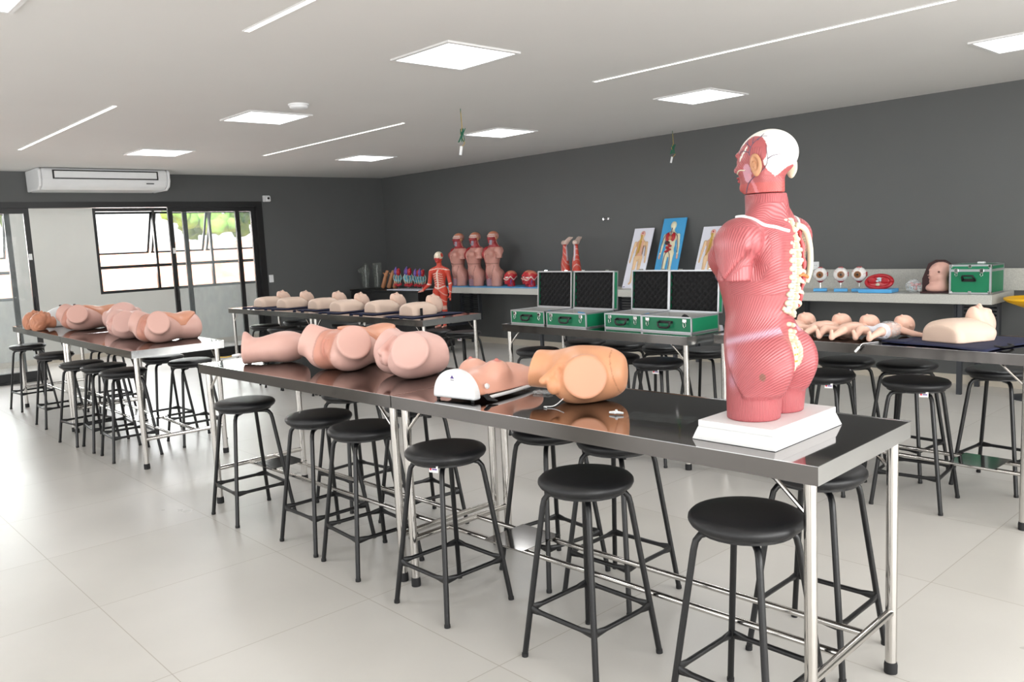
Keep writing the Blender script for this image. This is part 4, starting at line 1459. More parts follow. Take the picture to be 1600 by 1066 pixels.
def mat_cloth(name, label, x0, x1, y0, y1, seed, rz=0.0, th=0.010, over=None, grp='navy blue mats under the manikins', cat='mat'):
    r_ = random.Random(seed)
    bm = B()
    cx, cy = (x0 + x1) / 2, (y0 + y1) / 2
    nx_, ny_ = 16, 12
    ph = [r_.uniform(0, 6) for _ in range(4)]
    gr = []
    for i in range(nx_ + 1):
        row = []
        for j in range(ny_ + 1):
            u, v = i / nx_ * 2 - 1, j / ny_ * 2 - 1
            ex = (x1 - x0) / 2 * (1 + 0.04 * math.sin(3 * v + ph[0]))
            ey = (y1 - y0) / 2 * (1 + 0.05 * math.sin(4 * u + ph[1]))
            edge = max(abs(u), abs(v))
            z = th * (0.75 if edge < 0.9 else 0.45) + 0.0006 * math.sin(9 * u + ph[2]) * math.cos(7 * v + ph[3])
            row.append(bm.verts.new((u * ex, v * ey, z)))
        gr.append(row)
    for i in range(nx_):
        for j in range(ny_):
            bm.faces.new((gr[i][j], gr[i + 1][j], gr[i + 1][j + 1], gr[i][j + 1]))
    o = obj(name, bm, 'navy', loc=(cx, cy, TH + 0.002), rot=(0, 0, rz), smooth='all')
    md = o.modifiers.new('thickness', 'SOLIDIFY')
    md.thickness = 0.003
    md.offset = -1
    return tag(o, label, cat, grp)


for i, (x, y, rz, lab) in enumerate(CPS):
    where = ['first', 'second', 'third', 'fourth', 'fifth', 'sixth'][i]
    x0, x1 = x - 0.25 + (0.0 if i else 0.0), x + (0.24 if i == 0 else 0.20)
    mt_ = mat_cloth('carry_mat', 'navy mat under the %s manikin from the right of the row of six' % where, x0, x1, y - 0.08 if y - 0.08 > -4.07 else -4.07, -3.42, i)
    bm = B()
    for k in (-0.12, 0.06):
        pts = dense([(k, -0.30, 0.008), (k + 0.01, -0.335, 0.004), (k + 0.03, -0.31, 0.003)], 4)
        tube(bm, pts, 0.006, 6)
    obj('strap', bm, 'navy', mt_)
mt_ = mat_cloth('carry_bag', 'flat navy bag under the large cream manikin at the right', 10.50, 11.10, -3.88, -3.30, 20, R(-14), 0.012, grp=None, cat='bag')
obj('handle', tube(B(), dense([(0.24, -0.12, 0.008), (0.31, -0.16, 0.012), (0.30, -0.06, 0.010), (0.25, -0.02, 0.008)], 6), 0.006, 6), 'rubber', mt_, smooth='all')
obj('bag_flap', prism(B(), [(-0.30, -0.30), (-0.16, -0.29), (-0.17, -0.20), (-0.28, -0.22)], 0.004, 0.013, 'XY'), 'navy', mt_, bevel=0.003)

# ------------------------------------------------------------------ baby manikins
BABY = (238, 194, 174)


def baby_sdf(P, pose=0):
    """lying on its back, head towards +Y, feet towards -Y"""
    a = P.copy()
    a[:, 0] = np.abs(P[:, 0])
    d = U(0.03, ell(P, (0, 0.02, 0.047), (0.052, 0.075, 0.045)), ell(P, (0, 0.085, 0.048), (0.056, 0.045, 0.04)))
    d = U(0.02, d, cap(P, (0, 0.12, 0.05), (0, 0.15, 0.055), 0.026, 0.03))
    # legs: hips - knees up and out - feet down
    d = U(0.014, d, cap(a, (0.030, -0.035, 0.04), (0.066, -0.105, 0.062), 0.031, 0.023))
    d = U(0.008, d, cap(a, (0.066, -0.105, 0.062), (0.045, -0.180, 0.028), 0.023, 0.015))
    d = U(0.008, d, cap(a, (0.045, -0.180, 0.022), (0.052, -0.190, 0.062), 0.014, 0.010))
    if pose == 1:
        l = cap(P, (-0.05, 0.10, 0.05), (-0.12, 0.07, 0.035), 0.020, 0.016)
        r1 = cap(P, (0.05, 0.10, 0.05), (0.12, 0.115, 0.030), 0.020, 0.016)
        r2 = cap(P, (0.12, 0.115, 0.030), (0.185, 0.13, 0.022), 0.016, 0.012)
        d = U(0.012, d, l, r1)
        d = U(0.008, d, r2)
        for k in range(4):
            d = U(0.004, d, cap(P, (0.185, 0.124 + 0.006 * k, 0.022), (0.207, 0.120 + 0.009 * k, 0.020), 0.005, 0.004))
    else:
        d = U(0.012, d, cap(a, (0.050, 0.10, 0.05), (0.095, 0.055, 0.032), 0.020, 0.017))
        d = U(0.008, d, cap(a, (0.095, 0.055, 0.032), (0.075, 0.005, 0.035), 0.017, 0.012))
        for k in range(3):
            d = U(0.004, d, cap(a, (0.070 + 0.006 * k, 0.0, 0.035), (0.066 + 0.008 * k, -0.022, 0.033), 0.006, 0.0045))
    return smax(d, -plane(P, (0, 0, 0.0), (0, 0, 1)), 0.003)


def baby_head(P):
    Q = np.stack([P[:, 2] - 0.066, P[:, 0], P[:, 1] - 0.20], -1)
    q = Q
    aq = q.copy()
    aq[:, 1] = np.abs(q[:, 1])
    d = ell(q, (-0.004, 0, 0.012), (0.062, 0.054, 0.060))
    d = U(0.02, d, ell(q, (0.018, 0, -0.022), (0.038, 0.040, 0.036)))
    d = U(0.01, d, ell(aq, (0.036, 0.020, -0.024), (0.014, 0.014, 0.014)))
    d = smax(d, -ell(aq, (0.060, 0.019, -0.004), (0.008, 0.010, 0.006)), 0.006)
    d = U(0.005, d, ell(q, (0.056, 0, -0.016), (0.008, 0.007, 0.007)))
    d = U(0.004, d, ell(q, (0.050, 0, -0.030), (0.006, 0.011, 0.004)))
    d = U(0.006, d, ell(q, (0.040, 0, -0.046), (0.012, 0.014, 0.010)))
    d = U(0.003, d, ell(aq, (-0.004, 0.054, -0.006), (0.008, 0.006, 0.012)))
    return d


def baby_col(V):
    c = flatcol(V, BABY)
    return c


def make_baby(label, loc, rz, pose, wrap=False, buttons=False):
    t = thing('baby_manikin', label, 'manikin', loc, rz, 'baby manikins')
    b_ = sdf_obj('body', lambda P: baby_sdf(P, pose), (-0.16, -0.22, -0.01), (0.23, 0.18, 0.10), 0.0042, 'skin', t, baby_col)
    sdf_obj('head', baby_head, (-0.08, 0.12, -0.01), (0.08, 0.30, 0.15), 0.0040, 'skin', t,
            lambda V: blend(flatcol(V, BABY), (206, 130, 112), 0.6 * ((np.abs(V[:, 0]) < 0.012) & (np.abs(V[:, 1] - 0.17) < 0.004) & (V[:, 2] > 0.11))))
    if wrap:
        sdf_obj('diaper', lambda P: np.abs(smax(smax(baby_sdf(P, pose) - 0.003, plane(P, (0, 0.0, 0), (0, 1, 0)), 0.004), plane(P, (0, -0.075, 0), (0, -1, 0)), 0.004)) - 0.0022,
                (-0.13, -0.10, -0.01), (0.13, 0.02, 0.11), 0.0036, 'diaper', t)
        sdf_obj('plastic_cover', lambda P: smax(ell(P, (0, 0.06, 0.05), (0.068, 0.075, 0.052)), -plane(P, (0, 0, 0.004), (0, 0, 1)), 0.004), (-0.08, -0.03, 0.0), (0.08, 0.15, 0.11), 0.006, film('clear baby cover', (228, 232, 236), 0.34, 0.3), t)
    if buttons:
        obj('chest_mark', ellb(B(), (0.0, 0.075, 0.0872), (0.010, 0.016, 0.0025), 10), 'vein', t, smooth='all')
    return t


BZ = TH + 0.0015
make_baby('baby doll with white diaper and clear cover, one arm stretched out', (10.385, -3.68, BZ), R(-12), 1, wrap=True)
bb = make_baby('bare baby doll in the middle of the three clearly seen', (10.185, -3.71, BZ), R(-14), 0, buttons=True)
copy_thing(bb, (10.0, -3.70, BZ), R(-16), 'bare baby doll on the left of the three clearly seen')
copy_thing(bb, (9.80, -3.72, BZ), R(-8), 'baby doll mostly hidden behind the big muscle torso')
t = thing('tube_connector', 'small white connector on a tube hanging over the baby table edge', 'connector', (10.385, -3.93, TH), R(-3))
obj('tube', tube(B(), dense([(0.03, 0.12, 0.004), (0.01, 0.04, 0.005), (0.0, -0.006, 0.006), (-0.012, -0.018, -0.012)], 5), 0.0022, 6), 'white', t, smooth='all')
obj('plug', tube(B(), [(-0.012, -0.020, -0.012), (-0.035, -0.022, -0.040)], 0.007, 8), 'white', t, smooth=True)
# ------------------------------------------------------------------ green aluminium cases
def alu_edges(bm, x0, x1, y0, y1, z0, z1, w=0.008, top=True):
    e = 0.0015
    for (a, b) in ((x0, y0), (x1, y0), (x0, y1), (x1, y1)):
        sx = 1 if a == x0 else -1
        sy = 1 if b == y0 else -1
        box(bm, min(a - sx * e, a + sx * w), max(a - sx * e, a + sx * w), min(b - sy * e, b + sy * w), max(b - sy * e, b + sy * w), z0, z1)
    for z, s in ((z0, 1), (z1, -1)):
        za, zb = min(z - s * e, z + s * w), max(z - s * e, z + s * w)
        for b in (y0, y1):
            sy = 1 if b == y0 else -1
            box(bm, x0 - e, x1 + e, min(b - sy * e, b + sy * w), max(b - sy * e, b + sy * w), za, zb)
        for a in (x0, x1):
            sx = 1 if a == x0 else -1
            box(bm, min(a - sx * e, a + sx * w), max(a - sx * e, a + sx * w), y0, y1, za, zb)


def open_case(label, loc, rz, W, D=0.30, Hc=0.108):
    t = thing('equipment_case', label, 'case', loc, rz, 'open green cases with foam lids')
    bm = B()
    th = 0.006
    box(bm, -W / 2, W / 2, 0, th, 0.001, Hc)
    box(bm, -W / 2, W / 2, D - th, D, 0.001, Hc)
    box(bm, -W / 2, -W / 2 + th, th, D - th, 0.001, Hc)
    box(bm, W / 2 - th, W / 2, th, D - th, 0.001, Hc)
    box(bm, -W / 2, W / 2, 0, D, 0.001, 0.007)
    obj('tray', bm, 'green', t)
    bm = B()
    alu_edges(bm, -W / 2, W / 2, 0, D, 0.001, Hc)
    obj('edge_trim', bm, 'alu', t)
    bm = B()
    l = 0.0075
    box(bm, -W / 2 + l, W / 2 - l, l, D - l, 0.0075, 0.012)
    box(bm, -W / 2 + l, W / 2 - l, l, l + 0.003, 0.012, Hc - 0.004)
    box(bm, -W / 2 + l, W / 2 - l, D - l - 0.003, D - l, 0.012, Hc - 0.004)
    box(bm, -W / 2 + l, -W / 2 + l + 0.003, l, D - l, 0.012, Hc - 0.004)
    box(bm, W / 2 - l - 0.003, W / 2 - l, l, D - l, 0.012, Hc - 0.004)
    obj('lining', bm, 'lining', t)
    h = obj('handle', tube(B(), [(-0.052, -0.004, 0.070), (-0.052, -0.024, 0.066), (-0.046, -0.028, 0.044), (-0.030, -0.029, 0.034), (0.030, -0.029, 0.034), (0.046, -0.028, 0.044), (0.052, -0.024, 0.066), (0.052, -0.004, 0.070)], 0.0075, 10), 'blackplastic', t, smooth='all')
    obj('handle_bracket', box(B(), -0.062, 0.062, -0.006, -0.0016, 0.062, 0.080), 'blackplastic', h, bevel=0.002)
    for s in (-1, 1):
        x = s * (W / 2 - 0.055)
        cbm = B()
        box(cbm, x - 0.017, x + 0.017, -0.008, -0.0016, Hc - 0.036, Hc - 0.012)
        k = obj('latch', cbm, 'chrome', t, bevel=0.003)
        lp = [(x + 0.011 * math.cos(a), -0.007, Hc - 0.052 + 0.018 * math.sin(a)) for a in [2 * math.pi * i / 12 for i in range(13)]]
        obj('latch_loop', tube(B(), lp, 0.0018, 6), 'chrome', k, smooth='all')
    # lid standing open
    LD = 0.045
    mt = Matrix.Translation((0, D + 0.001, Hc + 0.003)) @ Matrix.Rotation(R(-4), 4, 'X')
    Z = D - 0.004
    bm = B()
    box(bm, -W / 2, W / 2, LD - 0.005, LD, 0, Z)
    box(bm, -W / 2, -W / 2 + 0.005, 0, LD, 0, Z)
    box(bm, W / 2 - 0.005, W / 2, 0, LD, 0, Z)
    box(bm, -W / 2, W / 2, 0, LD, 0, 0.005)
    box(bm, -W / 2, W / 2, 0, LD, Z - 0.005, Z)
    for v in bm.verts: v.co = mt @ v.co
    lid = obj('lid', bm, 'green', t)
    bm = B()
    alu_edges(bm, -W / 2, W / 2, 0, LD, 0, Z, 0.009)
    for v in bm.verts: v.co = mt @ v.co
    obj('edge_trim', bm, 'alu', lid)
    bm = B()
    nxx, nzz = int(W / 0.0065), int(Z / 0.0065)
    g = []
    for i in range(nxx + 1):
        row = []
        for j in range(nzz + 1):
            x = -W / 2 + 0.008 + (W - 0.016) * i / nxx
            z = 0.008 + (Z - 0.016) * j / nzz
            e = 0.0 if i in (0, nxx) or j in (0, nzz) else 1
            y = 0.016 - 0.009 * math.sin(x * 2 * math.pi / 0.052) * math.sin(z * 2 * math.pi / 0.052)
            row.append(bm.verts.new(mt @ Vector((x, y if e else 0.026, z))))
        g.append(row)
    for i in range(nxx):
        for j in range(nzz):
            bm.faces.new((g[i][j], g[i + 1][j], g[i + 1][j + 1], g[i][j + 1]))
    obj('foam', bm, 'foam', lid, smooth='all')
    bm = B()
    for s in (-1, 1):
        tube(bm, [mt @ Vector((s * W * 0.3 - 0.018, 0.02, Z + 0.004)), mt @ Vector((s * W * 0.3 + 0.018, 0.02, Z + 0.004))], 0.005, 8)
    obj('latch', bm, 'chrome', lid)
    return t


zt = TH + 0.0012
a5 = -0.0377
cA = open_case('open green case at the left end of its table', (7.655, -3.92, zt), a5, 0.40)
cB = open_case('open green case second from left, its right side showing', (8.105, -3.945, zt), a5, 0.43)
cC = open_case('open green case third from left, half hidden by the rightmost', (8.60, -3.87, zt), a5, 0.355)
cD = open_case('open green case at the right end, beside the muscle torso', (9.01, -3.905, zt), a5, 0.43)
for nm_, (x, y, z, rz, lab) in enumerate(((7.80, -3.80, 0.0, 0.3, 'crumpled clear bag with blue print inside the leftmost green case'), (8.13, -3.82, 0, 0.8, 'crumpled clear bag with blue print inside the second green case'),
                                          (8.74, -3.74, 0, -0.4, 'crumpled clear bag with blue print inside the third green case'))):
    bm = B()
    r_ = random.Random(nm_)
    ng = 9
    g = [[bm.verts.new(((i / ng - .5) * 0.12 + r_.uniform(-.004, .004), (j / ng - .5) * 0.10 + r_.uniform(-.004, .004),
                        0.085 * max(0.1, 1 - 2 * max(abs(i / ng - .5), abs(j / ng - .5))) + r_.uniform(-.008, .008) + 0.014)) for j in range(ng + 1)] for i in range(ng + 1)]
    for i in range(ng):
        for j in range(ng):
            bm.faces.new((g[i][j], g[i + 1][j], g[i + 1][j + 1], g[i][j + 1]))
    o_ = obj('plastic_bag', bm, 'clear', loc=(x, y, TH + 0.012), rot=(0, 0, rz))
    tag(o_, lab, 'plastic bag')
    q_ = B()
    box(q_, -0.03, 0.025, -0.02, 0.015, 0.09, 0.0915)
    obj('printed_patch', q_, 'blue', o_, rot=(R(8), R(12), 0))
bm = B()
tube(bm, dense([(-0.06, 0, 0.012), (-0.02, 0.03, 0.05), (0.03, 0.0, 0.095), (0.07, 0.02, 0.05)], 5), 0.012, 8)
tag(obj('black_hose', bm, 'rubber', loc=(9.06, -3.80, TH + 0.012), smooth='all'), 'short black hose inside the rightmost open green case', 'hose')
# ------------------------------------------------------------------ granite counter along the dark wall
t = thing('granite_counter', 'long grey granite counter along the dark wall', 'counter', (0, 0, 0))
obj('worktop', box(B(), 2.30, 10.01, -0.60, -0.002, CT - 0.085, CT), 'granite', t, bevel=0.003)
obj('backsplash', box(B(), 5.55, 10.16, -0.024, -0.003, CT, CT + 0.20), 'granite', t)
for x in (2.36, 4.38, 6.6, 8.02, 9.72):
    bm = B()
    box(bm, x, x + 0.04, -0.56, -0.52, 0.0, CT - 0.085)
    box(bm, x, x + 0.04, -0.10, -0.06, 0.0, CT - 0.085)
    box(bm, x, x + 0.04, -0.52, -0.10, 0.30, 0.34)
    obj('leg_frame', bm, 'darksteel', t)
for x, w in ((2.42, 0.42), (5.6, 0.42), (7.62, 0.38), (9.62, 0.36)):
    bm = B()
    for k in range(11):
        z = 0.43 + k * 0.034
        mt = Matrix.Translation((x + w / 2, -0.30, z)) @ Matrix.Rotation(R(28), 4, 'X')
        box(bm, -w / 2, w / 2, -0.012, 0.012, -0.003, 0.003, mt)
    box(bm, x - 0.01, x + 0.01, -0.33, -0.27, 0.40, CT - 0.09)
    box(bm, x + w - 0.01, x + w + 0.01, -0.33, -0.27, 0.40, CT - 0.09)
    obj('louver_panel', bm, 'darksteel', t)
# black cabinet in the corner
t = thing('corner_cabinet', 'low black cabinet in the dark corner holding the heart models', 'cabinet', (0, 0, 0))
obj('body', box(B(), 0.35, 2.26, -1.00, -0.42, 0.06, 0.86), 'cabinet', t)
obj('top', box(B(), 0.33, 2.28, -1.02, -0.40, 0.86, 0.885), 'cabinet', t, bevel=0.003)
obj('plinth', box(B(), 0.40, 2.20, -0.95, -0.45, 0.0, 0.06), 'cabinet', t)
for k in range(3):
    x0 = 0.36 + k * 0.635
    dr = obj('door', box(B(), x0, x0 + 0.62, -1.018, -1.0, 0.07, 0.85), 'cabinet', t, bevel=0.003)
    obj('handle', tube(B(), [(x0 + 0.56, -1.03, 0.55), (x0 + 0.56, -1.03, 0.68)], 0.006, 8), 'darksteel', dr)

# ------------------------------------------------------------------ skin/muscle torsos on the counter
Z0 = CT + 0.001


def skin_torso(P):
    d = trunk_sdf(P)
    d = smax(d, plane(P, (0, 0, 0.80), (0, 0, 1)), 0.003)
    return U(0.014, d, head_sdf(P, (0.0, 0, 0.80), 1.0))


def skin_torso_col(V):
    c = flatcol(V, (206, 150, 138))
    x, y, z = V.T
    c = blend(c, (176, 34, 44), 0.95 * ((y < -0.040) & (z < 0.63) & (z > 0.30) & (x > -0.05)))
    c = blend(c, (176, 70, 78), 0.8 * ((y < -0.050) & (z <= 0.30) & (z > 0.10) & (x > -0.02)))
    c = blend(c, (150, 30, 40), 0.95 * ((z >= 0.63) & (z < 0.80) & (x > -0.012)))
    c = blend(c, (206, 130, 98), 0.9 * (z > 0.85))
    c = blend(c, (222, 214, 206), 0.9 * ((z > 0.80) & (z <= 0.85) & (x > 0.01) & (np.sin(z * 190) > 0.2)))
    c = blend(c, (160, 160, 176), 0.9 * ((z > 0.67) & (z < 0.75) & (np.abs(x - 0.066) < 0.015)))
    c = blend(c, (90, 50, 50), 0.8 * ((np.abs(z - 0.37) < 0.0035) & (x > 0)))
    r = np.abs(np.sqrt((y / 0.11) ** 2 + ((z - 0.34) / 0.22) ** 2) - 1)
    c = blend(c, (110, 60, 60), 0.75 * ((r < 0.025) & (z < 0.34) & (x > 0)))
    c = blend(c, (178, 106, 100), 0.9 * (((y - 0.075) ** 2 + (z - 0.52) ** 2 < 0.010 ** 2) & (x > 0)))
    c = blend(c, (150, 120, 140), 0.8 * ((z < 0.12) & (y < -0.01) & (x > 0)))
    return c


t = thing('skin_torso', 'skin torso with red half chest, leftmost of three on the counter', 'anatomical model', (2.48, -0.36, Z0 + 0.012), R(-104), 'half-dissected skin torsos on the counter')
sdf_obj('trunk', skin_torso, (-0.18, -0.28, -0.01), (0.19, 0.28, 0.92), 0.0085, 'paint', t, skin_torso_col, None)
ear_mesh('ear', (-0.012, 0.074, 0.78), 1.0, 'earskin', t, 1)
t.scale = (0.93, 0.93, 0.905)
SK = t
copy_thing(SK, (2.87, -0.36, Z0 + 0.012), R(-102), 'skin torso with red half chest, middle of three on the counter')
copy_thing(SK, (3.28, -0.36, Z0 + 0.012), R(-98), 'skin torso with red half chest, rightmost of three on the counter')
tag(obj('base_board', prism(B(), [(2.36, -0.56), (4.62, -0.56), (4.62, -0.12), (2.36, -0.12)], CT + 0.0006, CT + 0.012, 'XY'), 'blue', bevel=0.002),
    'flat light blue board under the torsos and red heads', 'board')


def red_head(P):
    d = head_sdf(P, (0.0, 0, 0.135), 1.0)
    d = U(0.015, d, cap(P, (-0.01, 0, 0.0), (-0.006, 0, 0.11), 0.058, 0.055))
    return smax(d, -plane(P, (0, 0, 0), (0, 0, 1)), 0.004)


def red_head_col(V):
    x, y, z = V.T
    c = flatcol(V, (196, 40, 50))
    c = blend(c, (222, 140, 116), 0.9 * ((z > 0.17) & (x < 0.05)))
    c = blend(c, (196, 40, 50), 0.95 * (((x - 0.0) / 0.04) ** 2 + ((z - 0.155) / 0.035) ** 2 < 1))
    c = blend(c, (236, 222, 206), 0.95 * ((np.abs(z - 0.115 - 0.02 * np.sin(x * 60)) < 0.009)))
    c = blend(c, (236, 232, 224), 0.95 * ((((x - 0.072) / 0.016) ** 2 + ((z - 0.13) / 0.012) ** 2 < 1)))
    c = blend(c, (60, 50, 90), 0.8 * ((np.abs(x + 0.0 - 0.3 * (z - 0.05)) < 0.006) & (z < 0.09)))
    return c


t = thing('muscle_head_model', 'red muscle head on the counter, standing apart beside the torsos', 'anatomical model', (3.62, -0.36, Z0 + 0.012), R(-112), 'red muscle heads on the counter')
sdf_obj('head', red_head, (-0.12, -0.10, -0.01), (0.13, 0.10, 0.245), 0.006, 'paint', t, red_head_col)
obj('vessel', tube(B(), dense([(0.02, 0.056, 0.02), (0.025, 0.062, 0.06), (0.01, 0.066, 0.10)], 4), 0.005, 6), 'purple', t, smooth='all')
copy_thing(t, (3.93, -0.30, Z0 + 0.012), R(-112), 'red muscle head just left of the other, behind the open case')
copy_thing(t, (4.10, -0.42, Z0 + 0.012), R(-108), 'red muscle head nearest the open case lid')


# muscled legs standing foot up
def leg_sdf(P):
    d = cap(P, (0, 0, 0.02), (0.006, 0, 0.22), 0.045, 0.062)
    d = U(0.04, d, ell(P, (-0.022, 0, 0.30), (0.055, 0.052, 0.12)))
    d = U(0.03, d, cap(P, (0.0, 0, 0.28), (0.0, 0, 0.56), 0.048, 0.028))
    d = U(0.02, d, cap(P, (-0.035, 0, 0.60), (0.03, 0, 0.60), 0.034, 0.032))
    d = U(0.02, d, cap(P, (0.03, 0, 0.60), (0.15, 0.0, 0.655), 0.030, 0.024, 1, 1.3, 1))
    for k in range(5):
        y = -0.026 + 0.013 * k
        d = U(0.006, d, cap(P, (0.15, y, 0.655), (0.185, y, 0.668), 0.010 if k else 0.012, 0.007))
    return smax(d, -plane(P, (0, 0, 0.0), (0, 0, 1)), 0.004)


def leg_col(V):
    x, y, z = V.T
    c = flatcol(V, (196, 70, 56))
    c = blend(c, (196, 196, 208), 0.9 * (((z < 0.16) & (y * 30 + np.sin(x * 60) > -0.6)) | ((z > 0.36) & (np.abs(y - 0.012) < 0.014))))
    c = blend(c, (214, 190, 180), 0.6 * (np.sin(z * 70 + x * 90 + y * 50) > 0.85))
    c = blend(c, (228, 208, 196), 0.9 * (z > 0.58))
    return c


t = thing('leg_model', 'muscled leg model standing foot up behind the cases, left one', 'anatomical model', (4.70, -0.33, Z0), R(-20), 'muscled leg models standing foot up')
sdf_obj('leg', leg_sdf, (-0.12, -0.10, -0.01), (0.21, 0.10, 0.72), 0.007, 'paint', t, leg_col)
copy_thing(t, (4.90, -0.33, Z0), R(115), 'muscled leg model standing foot up behind the cases, right one')

# ------------------------------------------------------------------ relief panels leaning on the wall
def relief_panel(label, x, w, h, z0, board, kind, yb=-0.33):
    """a tall board leaning back on the wall, with a human figure in relief"""
    t = thing('relief_panel', label, 'anatomical panel', (x, yb, z0), 0)
    # right edge kept slightly turned; lean back
    ang = math.asin(min(0.9, (-yb - 0.03) / h))
    t.rotation_euler = (-ang, 0, 0)
    obj('board', box(B(), -w / 2, w / 2, 0.0, 0.012, 0, h), board, t, bevel=0.002)
    s = h / 0.80

    def fig(P):
        q = P / s
        a = q.copy()
        a[:, 0] = np.abs(q[:, 0])
        d = ell(q, (0.0, 0.0, 0.715), (0.036, 0.026, 0.046))
        d = U(0.012, d, cap(q, (0, 0, 0.68), (0, 0, 0.63), 0.020, 0.026, 1, .7, 1))
        d = U(0.03, d, ell(q, (0, 0.004, 0.585), (0.080, 0.026, 0.055)))
        d = U(0.03, d, ell(q, (0, 0.004, 0.49), (0.062, 0.024, 0.09)))
        d = U(0.02, d, ell(q, (0, 0.004, 0.405), (0.066, 0.026, 0.05)))
        d = U(0.01, d, cap(a, (0.085, 0.002, 0.60), (0.105, 0.002, 0.48), 0.022, 0.017, 1, .8, 1))
        d = U(0.008, d, cap(a, (0.105, 0.002, 0.48), (0.115, 0.0, 0.38), 0.017, 0.012, 1, .8, 1))
        d = U(0.008, d, ell(a, (0.117, 0.0, 0.355), (0.012, 0.012, 0.026)))
        d = U(0.012, d, cap(a, (0.036, 0.002, 0.39), (0.040, 0.002, 0.22), 0.030, 0.020, 1, .8, 1))
        d = U(0.008, d, cap(a, (0.040, 0.002, 0.22), (0.038, 0.002, 0.085), 0.021, 0.013, 1, .8, 1))
        d = U(0.008, d, cap(a, (0.040, -0.002, 0.075), (0.055, -0.006, 0.055), 0.013, 0.011))
        return smax(d * s, plane(P, (0, 0.002, 0), (0, 1, 0)), 0.001)

    def fc(V):
        q = V / s
        if kind == 'nerve':
            c = flatcol(V, (224, 190, 150))
            c = blend(c, (206, 140, 128), 0.5 * ((np.abs(q[:, 0]) < 0.055) & (q[:, 2] > 0.42) & (q[:, 2] < 0.62)))
            c = blend(c, (232, 176, 170), 0.8 * ((q[:, 2] > 0.70) & (q[:, 0] > -0.02)))
        else:
            c = flatcol(V, (228, 222, 190))
            c = blend(c, (206, 150, 130), 0.8 * ((np.abs(q[:, 0]) > 0.095) & (q[:, 2] < 0.385)))
        return c
    f_ = sdf_obj('figure', fig, (-0.15 * s, -0.04 * s, 0.03 * s), (0.15 * s, 0.01, 0.78 * s), 0.0055 * s, 'paint', t, fc)
    if kind == 'nerve':
        bm = B()
        tube(bm, [Vector(p) * s for p in dense([(0.006, -0.024, 0.70), (0.002, -0.024, 0.63), (-0.004, -0.026, 0.56), (-0.010, -0.026, 0.48), (-0.028, -0.026, 0.42)], 4)], [0.011 * s * (1 - 0.03 * i) for i in range(17)], 8)
        tube(bm, [Vector(p) * s for p in dense([(0.016, -0.024, 0.62), (0.016, -0.026, 0.55), (0.008, -0.026, 0.46)], 4)], 0.005 * s, 6)
        obj('nerve_cord', bm, 'nerve', f_, smooth='all')
        obj('brain_spot', ellb(B(), (0.012 * s, -0.026 * s, 0.722 * s), (0.009 * s, 0.005, 0.009 * s)), 'darkred', f_, smooth='all')
        bm = B()
        tube(bm, [Vector(p) * s for p in [(0.095, -0.02, 0.56), (0.1, -0.018, 0.49), (0.104, -0.016, 0.42)]], 0.003 * s, 6)
        tube(bm, [Vector(p) * s for p in [(0.066, -0.02, 0.56), (0.062, -0.022, 0.5), (0.066, -0.02, 0.44)]], 0.003 * s, 6)
        obj('vessel', bm, 'vein', f_, smooth='all')
        obj('printed_mark', box(B(), -w / 2 + 0.015, -w / 2 + 0.04, -0.001, 0.0, 0.012, 0.022), 'logo', t)
    else:
        bm = B()
        for sx in (-1, 1):
            ellb(bm, (sx * 0.036 * s, -0.024 * s, 0.575 * s), (0.028 * s, 0.012 * s, 0.05 * s))
        obj('lung', bm, 'darkred', f_, smooth='all')
        obj('heart', ellb(B(), (0.006 * s, -0.034 * s, 0.565 * s), (0.022 * s, 0.012 * s, 0.026 * s)), 'armbrown', f_, smooth='all')
        obj('liver', ellb(B(), (-0.022 * s, -0.030 * s, 0.505 * s), (0.032 * s, 0.012 * s, 0.022 * s)), 'maroon', f_, smooth='all')
        bm = B()
        for k in range(7):
            ellb(bm, ((0.022 * math.sin(k * 1.9)) * s, -0.030 * s, (0.485 - k * 0.013) * s), (0.022 * s, 0.012 * s, 0.011 * s), 10)
        obj('intestine', bm, 'darkred', f_, smooth='all')
        bm = B()
        tube(bm, [Vector(p) * s for p in dense([(0, -0.02, 0.68), (0, -0.024, 0.63), (0.004, -0.03, 0.59)], 4)], 0.005 * s, 6)
        for sx in (-1, 1):
            tube(bm, [Vector(p) * s for p in dense([(0.0, -0.026, 0.635), (sx * 0.05, -0.024, 0.62), (sx * 0.085, -0.018, 0.58), (sx * 0.108, -0.016, 0.48), (sx * 0.112, -0.012, 0.40)], 4)], 0.0035 * s, 6)
            tube(bm, [Vector(p) * s for p in dense([(0.0, -0.026, 0.42), (sx * 0.03, -0.026, 0.37), (sx * 0.04, -0.022, 0.28), (sx * 0.038, -0.018, 0.12)], 4)], 0.0035 * s, 6)
        obj('vessel', bm, 'vein', f_, smooth='all')
    return t


relief_panel('white relief panel with nerve figure, its legs visible left of the lids', 5.82, 0.31, 0.80, Z0, 'panelwhite', 'nerve')
relief_panel('tall bright blue relief panel with cream organ figure', 6.30, 0.34, 0.90, Z0, 'panelblue', 'organs', -0.34)
relief_panel('white relief panel with nerve figure, nearest the big muscle torso', 6.86, 0.31, 0.78, Z0, 'panelwhite', 'nerve')

